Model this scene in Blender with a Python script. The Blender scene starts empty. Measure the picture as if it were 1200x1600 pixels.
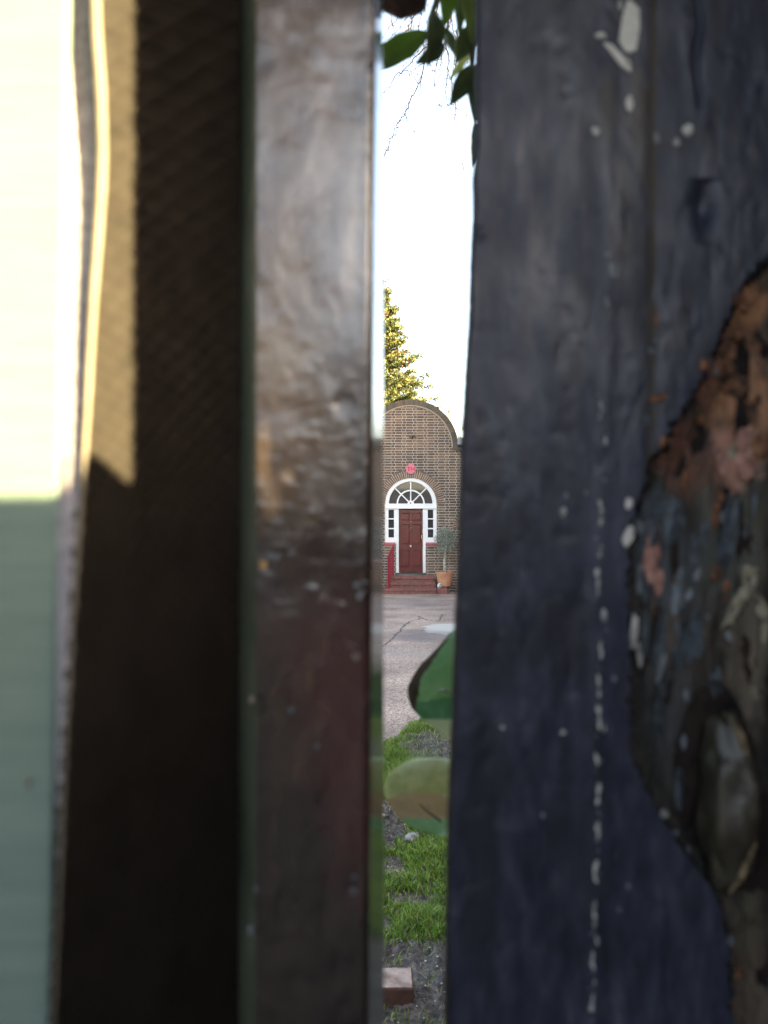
import bpy, math, random
from math import sin, cos, pi, sqrt, atan2
from mathutils import Vector, Matrix, noise
random.seed(11)
S = bpy.context.scene
COL = S.collection

# ---------------------------------------------------------------- camera
F, CAMZ = 1209.0, 1.5
PITCH = math.atan(51.5 / F)
cam_d = bpy.data.cameras.new('camera')
cam = bpy.data.objects.new('camera', cam_d); COL.objects.link(cam)
cam.location = (0, 0, CAMZ); cam.rotation_euler = (pi/2 + PITCH, 0, 0)
cam_d.sensor_width = 36; cam_d.sensor_fit = 'VERTICAL'; cam_d.sensor_height = 36
cam_d.lens = 36 * F / 1600
cam_d.clip_start = 0.01; cam_d.clip_end = 3000
cam_d.dof.use_dof = True; cam_d.dof.focus_distance = 14.0; cam_d.dof.aperture_fstop = 8.0
S.camera = cam
# ---------------------------------------------------------------- sky, sun, exposure
SUNV = Vector((0.80, -0.45, 0.40)).normalized()
world = bpy.data.worlds.new('World'); S.world = world; world.use_nodes = True
wn = world.node_tree.nodes; wl = world.node_tree.links
bg = wn['Background']; sky = wn.new('ShaderNodeTexSky'); sky.sky_type = 'NISHITA'
sky.sun_disc = False; sky.sun_elevation = math.asin(SUNV.z)
sky.sun_rotation = math.atan2(SUNV.x, SUNV.y)
sky.air_density = 1.0; sky.dust_density = 3.5; sky.ozone_density = 1.0
wl.new(sky.outputs[0], bg.inputs[0]); bg.inputs[1].default_value = 0.07
sun_d = bpy.data.lights.new('sun', 'SUN'); sun_d.energy = 5.0; sun_d.angle = math.radians(0.5)
sun_d.color = (1.0, 0.87, 0.52)
sun = bpy.data.objects.new('sun', sun_d); COL.objects.link(sun)
sun.rotation_euler = (-SUNV).to_track_quat('-Z', 'Y').to_euler()
S.view_settings.view_transform = 'Standard'; S.view_settings.look = 'None'
S.view_settings.gamma = 1; S.view_settings.use_curve_mapping = False
S.view_settings.exposure = 4.2
S.view_settings.use_white_balance = True; S.view_settings.white_balance_temperature = 8200; S.view_settings.white_balance_tint = 10
S.cycles.use_denoising = True

# ---------------------------------------------------------------- picture <-> place
FWD = Vector((0, cos(PITCH), sin(PITCH))); UP = Vector((0, -sin(PITCH), cos(PITCH)))
def ray(px, py): return FWD + Vector((1, 0, 0)) * ((px-600)/F) + UP * ((800-py)/F)
def at(px, py, Y):
    r = ray(px, py); return Vector((0, 0, CAMZ)) + r * (Y / r.y)
def gnd(px, py, z=0.0):
    r = ray(px, py); return Vector((0, 0, CAMZ)) + r * ((CAMZ - z) / -r.z)
def proj(p):
    v = Vector(p) - Vector((0, 0, CAMZ)); d = v.dot(FWD)
    return 600 + F*v.x/d, 800 - F*v.dot(UP)/d
def lerp(a, b, t): return a + (b-a)*t
def interp(tab, x):
    if x <= tab[0][0]: return tab[0][1]
    for (a, b), (c, d) in zip(tab, tab[1:]):
        if x <= c: return b + (d-b)*(x-a)/(c-a)
    return tab[-1][1]
def inside(poly, x, y):
    r = False; j = len(poly)-1
    for i in range(len(poly)):
        a, b = poly[i], poly[j]
        if (a[1] > y) != (b[1] > y) and x < (b[0]-a[0])*(y-a[1])/(b[1]-a[1])+a[0]: r = not r
        j = i
    return r
def N(x, y, z=0.0, o=3): return noise.fractal(Vector((x, y, z)), 1.0, 2.0, o, noise_basis='PERLIN_ORIGINAL')

# ---------------------------------------------------------------- materials
def mat(name, stops, scale=10, rough=0.6, bump=0.0, bscale=None, stretch=(1,1,1), spec=0.5, detail=6,
        rough2=None, translucent=0.0, rand=0.0, bdist=0.01, metallic=0.0, coat=0.0, bdetail=6):
    m = bpy.data.materials.new(name); m.use_nodes = True
    nt = m.node_tree; n = nt.nodes; l = nt.links
    b = n['Principled BSDF']; b.inputs['Roughness'].default_value = rough
    b.inputs['Specular IOR Level'].default_value = spec; b.inputs['Metallic'].default_value = metallic
    b.inputs['Coat Weight'].default_value = coat
    tc = n.new('ShaderNodeTexCoord'); mp = n.new('ShaderNodeMapping'); mp.inputs['Scale'].default_value = stretch
    l.new(tc.outputs['Object'], mp.inputs[0])
    src = mp.outputs[0]
    if rand:
        oi = n.new('ShaderNodeObjectInfo'); ml = n.new('ShaderNodeMath'); ml.operation = 'MULTIPLY'; ml.inputs[1].default_value = 97.0
        l.new(oi.outputs['Random'], ml.inputs[0]); ad = n.new('ShaderNodeVectorMath'); ad.operation = 'ADD'
        l.new(mp.outputs[0], ad.inputs[0]); l.new(ml.outputs[0], ad.inputs[1]); src = ad.outputs[0]
    nz = n.new('ShaderNodeTexNoise'); nz.inputs['Scale'].default_value = scale; nz.inputs['Detail'].default_value = detail
    nz.inputs['Roughness'].default_value = 0.62
    l.new(src, nz.inputs[0])
    cr = n.new('ShaderNodeValToRGB'); e = cr.color_ramp.elements
    pos = [s[0] for s in stops]
    e[0].position = stops[0][0]; e[0].color = (*stops[0][1], 1); e[1].position = stops[-1][0]; e[1].color = (*stops[-1][1], 1)
    for p, c in stops[1:-1]:
        k = e.new(p); k.color = (*c, 1)
    l.new(nz.outputs[0], cr.inputs[0]); l.new(cr.outputs[0], b.inputs['Base Color'])
    if rough2 is not None:
        mr = n.new('ShaderNodeMapRange'); mr.inputs[1].default_value = .35; mr.inputs[2].default_value = .65
        mr.inputs[3].default_value = rough; mr.inputs[4].default_value = rough2
        n2 = n.new('ShaderNodeTexNoise'); n2.inputs['Scale'].default_value = scale*0.7; l.new(src, n2.inputs[0])
        l.new(n2.outputs[0], mr.inputs[0]); l.new(mr.outputs[0], b.inputs['Roughness'])
    if bump:
        bn = n.new('ShaderNodeTexNoise'); bn.inputs['Scale'].default_value = bscale or scale; bn.inputs['Detail'].default_value = bdetail
        l.new(src, bn.inputs[0]); bp = n.new('ShaderNodeBump'); bp.inputs['Strength'].default_value = bump
        bp.inputs['Distance'].default_value = bdist
        l.new(bn.outputs[0], bp.inputs['Height']); l.new(bp.outputs[0], b.inputs['Normal'])
    if translucent:
        t = n.new('ShaderNodeBsdfTranslucent'); l.new(cr.outputs[0], t.inputs[0])
        mx = n.new('ShaderNodeMixShader'); mx.inputs[0].default_value = translucent
        l.new(b.outputs[0], mx.inputs[1]); l.new(t.outputs[0], mx.inputs[2]); l.new(mx.outputs[0], n['Material Output'].inputs[0])
    return m
def c2(a, k=0.7): return [(0.35, tuple(x*k for x in a)), (0.65, a)]

def blotches(m, items, nscale, amp=.9, ndetail=5):
    # marks or painted sheen of another colour on a thing, each round a place (world point, half sizes), with a ragged edge
    nt = m.node_tree; n = nt.nodes; l = nt.links; b = n['Principled BSDF']; prev = b.inputs['Base Color'].links[0].from_socket
    tc = n.new('ShaderNodeTexCoord')
    n4 = n.new('ShaderNodeTexNoise'); n4.inputs['Scale'].default_value = nscale; n4.inputs['Detail'].default_value = ndetail; n4.inputs['Roughness'].default_value = .65; l.new(tc.outputs['Object'], n4.inputs[0])
    va = n.new('ShaderNodeVectorMath'); va.operation = 'MULTIPLY_ADD'; va.inputs[1].default_value = (amp*2,)*3; va.inputs[2].default_value = (-amp,)*3
    l.new(n4.outputs['Color'], va.inputs[0])
    for (c, sz, e0, e1, col, amt) in items:
        iv_ = [1/q if q else 0 for q in sz]
        mp = n.new('ShaderNodeMapping'); mp.inputs['Location'].default_value = tuple(-c[i]*iv_[i] for i in range(3)); mp.inputs['Scale'].default_value = iv_
        l.new(tc.outputs['Object'], mp.inputs[0]); ad = n.new('ShaderNodeVectorMath'); l.new(mp.outputs[0], ad.inputs[0]); l.new(va.outputs[0], ad.inputs[1])
        gr = n.new('ShaderNodeTexGradient'); gr.gradient_type = 'SPHERICAL'; l.new(ad.outputs[0], gr.inputs[0])
        mr = n.new('ShaderNodeMapRange'); mr.inputs[1].default_value = e0; mr.inputs[2].default_value = e1; mr.inputs[4].default_value = amt; l.new(gr.outputs['Fac'], mr.inputs[0])
        m2 = n.new('ShaderNodeMix'); m2.data_type = 'RGBA'; l.new(mr.outputs[0], m2.inputs[0]); l.new(prev, m2.inputs[6]); m2.inputs[7].default_value = (*col, 1); prev = m2.outputs[2]
    l.new(prev, b.inputs['Base Color'])
def near_blotch(px, py, w, h, Y, col, amt, e0=0.0, e1=.5):
    c = at(px, py, Y); k = Y/F; return (c, (w*k, 0, h*k), e0, e1, col, amt)
# ---------------------------------------------------------------- mesh helpers
class MB:
    def __init__(s): s.v = []; s.f = []; s.m = []
    def face(s, pts, m=0):
        i = len(s.v); s.v += [tuple(p) for p in pts]; s.f.append(tuple(range(i, i+len(pts)))); s.m.append(m)
    def box(s, a, b, m=0, M=None, taper=0):
        x0, y0, z0 = a; x1, y1, z1 = b
        P = [Vector(q) for q in ((x0,y0,z0),(x1,y0,z0),(x1,y1,z0),(x0,y1,z0),(x0,y0,z1),(x1,y0,z1),(x1,y1,z1),(x0,y1,z1))]
        if M is not None: P = [M @ q for q in P]
        i = len(s.v); s.v += [tuple(q) for q in P]
        for f in ((0,3,2,1),(4,5,6,7),(0,1,5,4),(1,2,6,5),(2,3,7,6),(3,0,4,7)): s.f.append(tuple(i+k for k in f)); s.m.append(m)
    def tube(s, pts, rad, n=8, m=0, caps=True):
        pts = [Vector(p) for p in pts]; rings = []
        if not hasattr(rad, '__len__'): rad = [rad]*len(pts)
        tot = pts[-1]-pts[0]; ref = Vector((0, 1, 0)) if abs(tot.z) > .75*tot.length else Vector((0, 0, 1))
        for k, p in enumerate(pts):
            d = (pts[min(k+1, len(pts)-1)] - pts[max(k-1, 0)]).normalized()
            u = d.cross(ref)
            if u.length < 1e-4: u = Vector((1, 0, 0))
            u.normalize(); w = d.cross(u).normalized(); i = len(s.v)
            for j in range(n):
                a = 2*pi*j/n; s.v.append(tuple(p + (u*cos(a) + w*sin(a))*rad[k]))
            rings.append(i)
        for a, b in zip(rings, rings[1:]):
            for j in range(n): s.f.append((a+j, a+(j+1)%n, b+(j+1)%n, b+j)); s.m.append(m)
        if caps: s.f.append(tuple(range(rings[0]+n-1, rings[0]-1, -1))); s.f.append(tuple(range(rings[-1], rings[-1]+n))); s.m += [m, m]
    def lathe(s, prof, c, n=20, m=0, jit=0):
        rings = []
        for r, z in prof:
            i = len(s.v)
            for j in range(n):
                a = 2*pi*j/n; s.v.append((c[0]+r*cos(a), c[1]+r*sin(a), c[2]+z))
            rings.append(i)
        for a, b in zip(rings, rings[1:]):
            for j in range(n): s.f.append((a+j, a+(j+1)%n, b+(j+1)%n, b+j)); s.m.append(m)
    def sector(s, cx, cz, r0, r1, a0, a1, y0, y1, n=1, m=0):
        # ring piece standing in the x-z plane, between depths y0 < y1
        for k in range(n):
            t0 = lerp(a0, a1, k/n); t1 = lerp(a0, a1, (k+1)/n)
            q = [(cx+r*cos(t), cz+r*sin(t)) for r, t in ((r0,t0),(r1,t0),(r1,t1),(r0,t1))]
            i = len(s.v); s.v += [(x, y0, z) for x, z in q] + [(x, y1, z) for x, z in q]
            fs = [(0,1,2,3),(7,6,5,4),(1,5,6,2),(3,7,4,0)]
            if k == 0: fs.append((0,4,5,1))
            if k == n-1: fs.append((2,6,7,3))
            for f in fs: s.f.append(tuple(i+j for j in f)); s.m.append(m)
    def prism(s, poly, y0, y1, m=0):
        n = len(poly); i = len(s.v)
        s.v += [(x, y0, z) for x, z in poly] + [(x, y1, z) for x, z in poly]
        s.f.append(tuple(i+k for k in range(n))); s.f.append(tuple(i+n+k for k in reversed(range(n)))); s.m += [m, m]
        for k in range(n): s.f.append((i+k, i+n+k, i+n+(k+1)%n, i+(k+1)%n)); s.m.append(m)
    def mesh(s, name, mats, smooth=False):
        me = bpy.data.meshes.new(name); me.from_pydata(s.v, [], s.f)
        for m in (mats if isinstance(mats, (list, tuple)) else [mats]): me.materials.append(m)
        me.polygons.foreach_set('material_index', s.m)
        if smooth: me.polygons.foreach_set('use_smooth', [True]*len(s.f))
        me.update(); return me
    def build(s, name, mats, parent=None, smooth=False, kind=None, bevel=0, recalc=False):
        me = s.mesh(name, mats, smooth)
        if recalc:
            import bmesh
            b = bmesh.new(); b.from_mesh(me); bmesh.ops.recalc_face_normals(b, faces=b.faces); b.to_mesh(me); b.free()
        o = bpy.data.objects.new(name, me); COL.objects.link(o)
        if parent: o.parent = parent; o.matrix_parent_inverse = Matrix.Translation(parent_loc(parent)).inverted()
        if kind: o['kind'] = kind
        if bevel:
            md = o.modifiers.new('bevel', 'BEVEL'); md.width = bevel; md.segments = 2; md.limit_method = 'ANGLE'
        return o
def parent_loc(p):
    l = p.location.copy()
    while p.parent: p = p.parent; l = p.location.copy() if False else l
    return l
def thing(name, label, cat, loc=(0,0,0), group=None):
    o = bpy.data.objects.new(name, None); COL.objects.link(o); o.location = loc; o.empty_display_size = .05
    o['label'] = label; o['category'] = cat
    if group: o['group'] = group
    return o
def tag(o, label, cat, group=None):
    o['label'] = label; o['category'] = cat
    if group: o['group'] = group
    return o
def struct(o): o['kind'] = 'structure'; return o

# ================================================================ GROUND
m_earth = mat('earth', [(.3,(.05,.042,.035)),(.7,(.11,.09,.075))], 3, .9, .5, 20, bdist=.02)
g = MB(); g.face([(-900,-900,-.03),(900,-900,-.03),(900,1500,-.03),(-900,1500,-.03)])
struct(g.build('ground', m_earth))
m_asph = mat('asphalt', [(.35,(.035,.035,.037)),(.65,(.065,.065,.065))], 60, .85, .4, 200)
g = MB(); g.face([(-60,-11,-.02),(60,-11,-.02),(60,-3.2,-.02),(-60,-3.2,-.02)]); struct(g.build('road', m_asph))
m_pave = mat('paving', [(.35,(.04,.04,.038)),(.65,(.075,.07,.065))], 9, .85, .3, 90)
g = MB(); g.box((-60,-3.2,-.1),(60,.30,0)); struct(g.build('pavement', m_pave))

# drive: worn concrete with pebbles showing
def c3p(x, y): return (570+x/5.714, 900+y/5.714)
def drive_mat():
    m = bpy.data.materials.new('pebbled_concrete'); m.use_nodes = True; nt = m.node_tree; n = nt.nodes; l = nt.links
    b = n['Principled BSDF']; b.inputs['Roughness'].default_value = .85
    tc = n.new('ShaderNodeTexCoord')
    vo = n.new('ShaderNodeTexVoronoi'); vo.inputs['Scale'].default_value = 75; l.new(tc.outputs['Object'], vo.inputs[0])
    cr = n.new('ShaderNodeValToRGB'); l.new(vo.outputs['Color'], cr.inputs[0])
    e = cr.color_ramp.elements; e[0].position = .1; e[0].color = (.12,.10,.095,1); e[1].position = .9; e[1].color = (.66,.56,.50,1)
    k = e.new(.4); k.color = (.35,.265,.24,1); k = e.new(.65); k.color = (.45,.37,.335,1)
    nz = n.new('ShaderNodeTexNoise'); nz.inputs['Scale'].default_value = .9; nz.inputs['Detail'].default_value = 8; l.new(tc.outputs['Object'], nz.inputs[0])
    c3 = n.new('ShaderNodeValToRGB'); l.new(nz.outputs[0], c3.inputs[0]); e = c3.color_ramp.elements
    e[0].position = .35; e[0].color = (.52,.45,.40,1); e[1].position = .62; e[1].color = (.95,.85,.73,1)
    mx = n.new('ShaderNodeMix'); mx.data_type = 'RGBA'; mx.blend_type = 'MULTIPLY'; mx.inputs[0].default_value = 1
    l.new(cr.outputs[0], mx.inputs[6]); l.new(c3.outputs[0], mx.inputs[7]); l.new(mx.outputs[2], b.inputs['Base Color'])
    def area(c, sz, e0, e1, col, amt, prev):
        mp = n.new('ShaderNodeMapping'); mp.vector_type = 'POINT'
        mp.inputs['Location'].default_value = (-c[0]/sz[0], -c[1]/sz[1], 0); mp.inputs['Scale'].default_value = (1/sz[0], 1/sz[1], 0)
        n4 = n.new('ShaderNodeTexNoise'); n4.inputs['Scale'].default_value = 1.6; n4.inputs['Detail'].default_value = 5; l.new(tc.outputs['Object'], n4.inputs[0])
        va = n.new('ShaderNodeVectorMath'); va.operation = 'MULTIPLY_ADD'; va.inputs[1].default_value = (.9,.9,0); va.inputs[2].default_value = (-.45,-.45,0)
        l.new(n4.outputs['Color'], va.inputs[0]); ad = n.new('ShaderNodeVectorMath'); l.new(tc.outputs['Object'], mp.inputs[0]); l.new(mp.outputs[0], ad.inputs[0]); l.new(va.outputs[0], ad.inputs[1])
        gr = n.new('ShaderNodeTexGradient'); gr.gradient_type = 'SPHERICAL'; l.new(ad.outputs[0], gr.inputs[0])
        mr = n.new('ShaderNodeMapRange'); mr.inputs[1].default_value = e0; mr.inputs[2].default_value = e1; mr.inputs[4].default_value = amt; l.new(gr.outputs['Fac'], mr.inputs[0])
        m2 = n.new('ShaderNodeMix'); m2.data_type = 'RGBA'; l.new(mr.outputs[0], m2.inputs[0]); l.new(prev, m2.inputs[6]); m2.inputs[7].default_value = (*col, 1); return m2.outputs[2]
    pa = gnd(*c3p(790, 475)); sa = gnd(*c3p(560, 535)); sb = gnd(*c3p(430, 240)); sc_ = gnd(*c3p(330, 700))
    o_ = area(pa, (.62, 1.1), .10, .22, (.46,.43,.38), .85, mx.outputs[2]); o_ = area(sa, (.75, 1.1), .0, .7, (.13,.10,.10), .75, o_)
    o_ = area(sb, (1.6, 2.2), .0, .8, (.16,.14,.14), .5, o_); o_ = area(sc_, (.6, .8), .0, .8, (.20,.17,.16), .35, o_); l.new(o_, b.inputs['Base Color'])
    bp = n.new('ShaderNodeBump'); bp.inputs['Strength'].default_value = .8; bp.inputs['Distance'].default_value = .006
    l.new(vo.outputs['Distance'], bp.inputs['Height']); bp.invert = True; l.new(bp.outputs[0], b.inputs['Normal'])
    return m
m_drive = drive_mat()
g = MB()
nx, ny = 50, 90
for j in range(ny+1):
    for i in range(nx+1):
        x = lerp(-6, 5.8, i/nx); y = lerp(1.0, 24.9, j/ny); g.v.append((x, y, .004 + .012*N(x*.35, y*.35)*(0 if j in (0, ny) else 1)))
for j in range(ny):
    for i in range(nx): a = j*(nx+1)+i; g.f.append((a, a+1, a+nx+2, a+nx+1)); g.m.append(0)
drive = struct(g.build('driveway', m_drive, smooth=True))
def dz(x, y): return .004 + .012*N(x*.35, y*.35)
m_crack = mat('crack_dirt', c2((.10,.085,.078)), 30, .95)
def crack(pts, w):
    g = MB(); P = [gnd(*p) for p in pts]; fine = []
    for a, b in zip(P, P[1:]):
        k = max(2, int((b-a).length/.06))
        for i in range(k):
            q = a.lerp(b, i/k); s = .05
            fine.append(Vector((q.x+s*N(q.x*6, q.y*6, 3), q.y+s*2*N(q.x*6, q.y*6, 9), 0)))
    prev = None
    for i, q in enumerate(fine):
        ww = w*(.4+1.1*abs(N(q.x*9, q.y*9, 5))*2)*(0.3 if i in (0, len(fine)-1) else 1)
        d = (fine[min(i+1, len(fine)-1)]-fine[max(i-1, 0)]).normalized(); nn = Vector((-d.y, d.x, 0))*ww
        a, b = q+nn, q-nn; a.z = dz(a.x, a.y)+.004; b.z = dz(b.x, b.y)+.004
        if prev: g.face([prev[1], b, a, prev[0]])
        prev = (a, b)
    g.build('crack', m_crack, drive)
crack([c3p(120,660), c3p(205,590), c3p(255,550), c3p(300,505), c3p(340,455), c3p(400,415), c3p(450,400)], .013)
crack([c3p(300,446), c3p(350,448)], .02)
crack([c3p(450,400), c3p(500,385), c3p(545,392), c3p(610,412)], .015)
crack([c3p(390,345), c3p(460,360), c3p(540,392)], .012)
crack([c3p(190,262), c3p(225,268)], .02)
crack([c3p(660,410), c3p(680,375), c3p(690,345)], .02)
crack([c3p(150,560), c3p(230,545)], .006)
crack([c3p(300,1130), c3p(390,1140)], .004)
crack([c3p(170,1385), c3p(250,1380)], .004)
m_patch = mat('pale_cement', [(.35,(.40,.39,.37)),(.65,(.50,.49,.47))], 5, .8, .2, 60)
m_stain = mat('oil_stain', [(.3,(.14,.12,.12)),(.7,(.34,.30,.29))], 70, .7, .3, 90)
def patch(pts, name, m, lift):
    g = MB(); P = [gnd(*p) for p in pts]; out = []
    for a, b in zip(P, P[1:]+P[:1]):
        for i in range(5): out.append(a.lerp(b, i/5))
    c = sum(out, Vector())/len(out)
    out = [Vector((q.x+.10*N(q.x*3, q.y*3, 1), q.y+.22*N(q.x*3, q.y*3, 7), 0)) for q in out]
    for a, b in zip(out, out[1:]+out[:1]):
        T = [c, b, a] ; T = [Vector((q.x, q.y, dz(q.x, q.y)+lift)) for q in T]; g.face(T[::-1])
    return g.build(name, m, drive, recalc=False)

# lawn and mud
def lawn_edge(x, y): return 5.80 + 2.95*x + .25*N(x*2.2, y*2.2, 4) + .1*N(x*9, y*9, 2) - y if y < 8.5 else -1
def grassy(x, y):
    if lawn_edge(x, y) < .04: return 0
    if y > 8.4 or y < 1.7: return 0
    n = N(x*1.7, y*1.7, 11); f = N(x*7, y*7, 21)
    a = 1.0
    if y < 2.93+.10*f: a = .03 if N(x*3, y*3, 51) < .1 else .10
    elif y < 3.05: a = .6
    if ((x+.02)/.16)**2 + ((y-4.18)/.34)**2 < 1+f: a = .03
    if ((x-.02)/.07)**2 + ((y-3.62)/.13)**2 < 1+f: a = .1
    if ((x-.12)/.10)**2 + ((y-3.32)/.05)**2 < 1+f: a = .15
    if ((x+.02)/.05)**2 + ((y-3.08)/.1)**2 < 1+f: a = .15
    if ((x-.42)/.30)**2 + ((y-5.72)/.46)**2 < 1+f*.8: a = .14
    if ((x-.35)/.28)**2 + ((y-4.75)/.30)**2 < 1+f*.8: a = .12
    return max(0, a*(1.15+.6*n+.8*f))
def lawn_z(x, y):
    e = lawn_edge(x, y)
    h = .012 + .03*N(x*1.3, y*1.3, 5) + .018*N(x*6, y*6, 8, 4) + .010*N(x*24, y*24, 15)
    if grassy(x, y) < .2: h += .014*abs(N(x*30, y*30, 3)) + .004*N(x*90, y*90, 13)
    k = math.exp(-(((x+.02)/.17)**2 + ((y-4.2)/.3)**2)); h += k*(.03+.05*abs(N(x*22, y*22, 3, 4)))
    h = max(h, .006) if e > .1 else h
    return h*min(1, max(0, e/.12)) - (.03 if e < 0 else 0) + (.004 if e > 0 else 0)
m_mud = mat('wet_mud', [(.36,(.014,.010,.008)),(.5,(.055,.043,.036)),(.64,(.120,.100,.087))], 34, .70, 1.0, 60, rough2=.9, bdist=.02, bdetail=10)
g = MB(); x0, x1, y0, y1 = -1.6, 2.8, 1.2, 8.6; nx, ny = 250, 400
ys = [y0 + (y1-y0)*(j/ny)**1.5 for j in range(ny+1)]
for j in range(ny+1):
    for i in range(nx+1):
        u = i/nx*2-1; x = .3 + (2.3*u*abs(u)**.6 if u > 0 else 1.9*u*abs(u)**.6); y = ys[j]; g.v.append((x, y, lawn_z(x, y)))
for j in range(ny):
    for i in range(nx): a = j*(nx+1)+i; g.f.append((a, a+1, a+nx+2, a+nx+1)); g.m.append(0)
struct(g.build('lawn_soil', m_mud, smooth=True))
mg = [mat('grass_a', c2((.125,.24,.022), .6), 40, .5, translucent=.35), mat('grass_b', c2((.24,.37,.045), .7), 40, .45, translucent=.35),
      mat('grass_c', c2((.05,.11,.016), .6), 40, .55, translucent=.3), mat('grass_dry', c2((.34,.32,.14), .8), 40, .6, translucent=.2)]
g = MB(); cnt = 0
while cnt < 150000:
    if random.random() < .72: y = random.uniform(2.0, 8.3); x = random.uniform(-.02*y-.12, .14*y+.12)
    else: x = random.uniform(-1.4, 2.5); y = random.uniform(1.8, 8.2)
    a = grassy(x, y)
    cnt += 1
    if random.random() > a: continue
    z = lawn_z(x, y); tall = .024 + .030*max(0, N(x*3, y*3, 31)+.45)
    h = tall*random.uniform(.5, 1.35)*(.55 if a < .3 else 1); th = random.uniform(0, 2*pi); w = random.uniform(.0013, .0028)
    lean = random.uniform(.1, 1.3)*h; la = random.uniform(0, 2*pi)
    dx, dy = cos(th)*w, sin(th)*w; lx, ly = cos(la)*lean, sin(la)*lean
    i = len(g.v)
    g.v += [(x-dx, y-dy, z-.004), (x+dx, y+dy, z-.004), (x+lx*.35-dx*.8, y+ly*.35-dy*.8, z+h*.6), (x+lx*.35+dx*.8, y+ly*.35+dy*.8, z+h*.6), (x+lx, y+ly, z+h*.95)]
    r = random.random(); mm = 3 if r < .08 or (a < .3 and r < .35) else (0 if r < .5 else (1 if r < .78 else 2))
    g.f += [(i, i+1, i+3, i+2), (i+2, i+3, i+4)]; g.m += [mm, mm]
o = g.build('grass', mg, kind='stuff'); tag(o, 'short bright green grass growing in tufts on the muddy lawn', 'grass')
# clods and litter on the mud
m_clod = mat('clod', [(.3,(.03,.024,.022)),(.7,(.10,.085,.078))], 60, .8, .5, 120)
m_leaf_dry = mat('dry_litter', [(.35,(.22,.17,.10)),(.65,(.42,.38,.27))], 60, .7)
g = MB()
def blob(g, c, r, m=0, sq=.7, seed=0):
    i = len(g.v); prof = [(0,-1),(.75,-.65),(1,0),(.75,.65),(0,1)]; n = 6
    for a, b in prof[1:-1]:
        for j in range(n):
            t = 2*pi*j/n; k = r*(1+.45*N(cos(t)*2+seed, sin(t)*2, b*2))
            g.v.append((c[0]+a*k*cos(t), c[1]+a*k*sin(t), c[2]+b*k*sq))
    g.v += [(c[0], c[1], c[2]-r*sq), (c[0], c[1], c[2]+r*sq)]
    for q in range(2):
        for j in range(n): a = i+q*n; g.f.append((a+j, a+(j+1)%n, a+n+(j+1)%n, a+n+j)); g.m.append(m)
    for j in range(n): g.f.append((i+3*n, i+(j+1)%n, i+j)); g.f.append((i+3*n+1, i+2*n+j, i+2*n+(j+1)%n)); g.m += [m, m]
for k in range(5000):
    y = random.uniform(2.0, 6.6); x = random.uniform(-.03*y-.1, .14*y+.1)
    if lawn_edge(x, y) < .02 or grassy(x, y) > .25: continue
    big = math.exp(-(((x+.02)/.17)**2+((y-4.2)/.3)**2))
    blob(g, (x, y, lawn_z(x, y)+.001), random.uniform(.0015, .005)+big*random.uniform(0, .012), 0 if random.random() < .82 else 1, .6, k)
o = g.build('soil_crumbs', [m_clod, m_leaf_dry], kind='stuff'); tag(o, 'dark crumbs and clods of earth with bits of dead leaf on the mud', 'soil')
# stone in the grass
def rock(name, c, sx, sy, sz, m, label, cat, rot=0.3, seed=1, group=None):
    g = MB(); n1, n2 = 14, 18
    for a in range(n1+1):
        for b in range(n2):
            th = pi*a/n1; ph = 2*pi*b/n2; d = Vector((sin(th)*cos(ph), sin(th)*sin(ph), cos(th)))
            k = 1+.28*N(d.x*1.6+seed, d.y*1.6, d.z*1.6)+.08*N(d.x*6, d.y*6+seed, d.z*6)
            q = Vector((d.x*sx*k, d.y*sy*k, d.z*sz*k)); g.v.append((c[0]+q.x*cos(rot)-q.y*sin(rot), c[1]+q.x*sin(rot)+q.y*cos(rot), c[2]+q.z-.3*q.x*.5))
    for a in range(n1):
        for b in range(n2): g.f.append((a*n2+b, (a+1)*n2+b, (a+1)*n2+(b+1)%n2, a*n2+(b+1)%n2)); g.m.append(0)
    o = g.build(name, m, smooth=True); return tag(o, label, cat, group)
m_stone = mat('grey_stone', [(.36,(.10,.095,.09)),(.64,(.30,.29,.28))], 40, .75, .6, 60)
p = gnd(644, 1318); rock('stone', (p.x, p.y, .032), .034, .055, .017, m_stone, 'pale grey stone lying in the grass just below the round olive leaf', 'stone', -.6, 3)
# white scraps
# brick at the foot
m_bpale = mat('worn_brick', [(.34,(.13,.08,.062)),(.5,(.26,.18,.145)),(.66,(.36,.28,.235))], 14, .85, .6, 60, bdist=.004)
m_bside = m_bpale
_p = gnd(647, 1588); BYF = _p.y; BXR = at(647, 1560, BYF).x; BH_ = at(620, 1545, BYF).z; BYB = BYF
while proj((0, BYB, BH_))[1] > 1511: BYB += .002
br = thing('loose_brick', 'pale worn red brick lying on the mud at the bottom of the gap', 'brick', (0, 2.52, 0))
g = MB(); g.box((BXR-.215, BYF, .0), (BXR, BYB, BH_)); 
b0 = g.build('brick_body', mat('brick_red_shaded', [(.30,(.035,.014,.009)),(.6,(.075,.030,.018)),(.75,(.12,.06,.04))], 14, .85, .6, 60, bdist=.004), br, bevel=.006)  # brick sides carry the gate's shade in their darker colour
g = MB(); nn = 24
for j in range(13):
    for i in range(nn+1):
        x = lerp(BXR-.209, BXR-.006, i/nn); y = lerp(BYF+.006, BYB-.006, j/12); e = min(x-BXR+.209, BXR-.006-x, y-BYF-.006, BYB-.006-y)
        g.v.append((x, y, BH_+.0008+min(.0012, e*.2)+.0012*N(x*60, y*60)))
for j in range(12):
    for i in range(nn): a = j*(nn+1)+i; g.f.append((a, a+1, a+nn+2, a+nn+1)); g.m.append(0)
g.build('brick_face', m_bpale, br, smooth=True)
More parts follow.
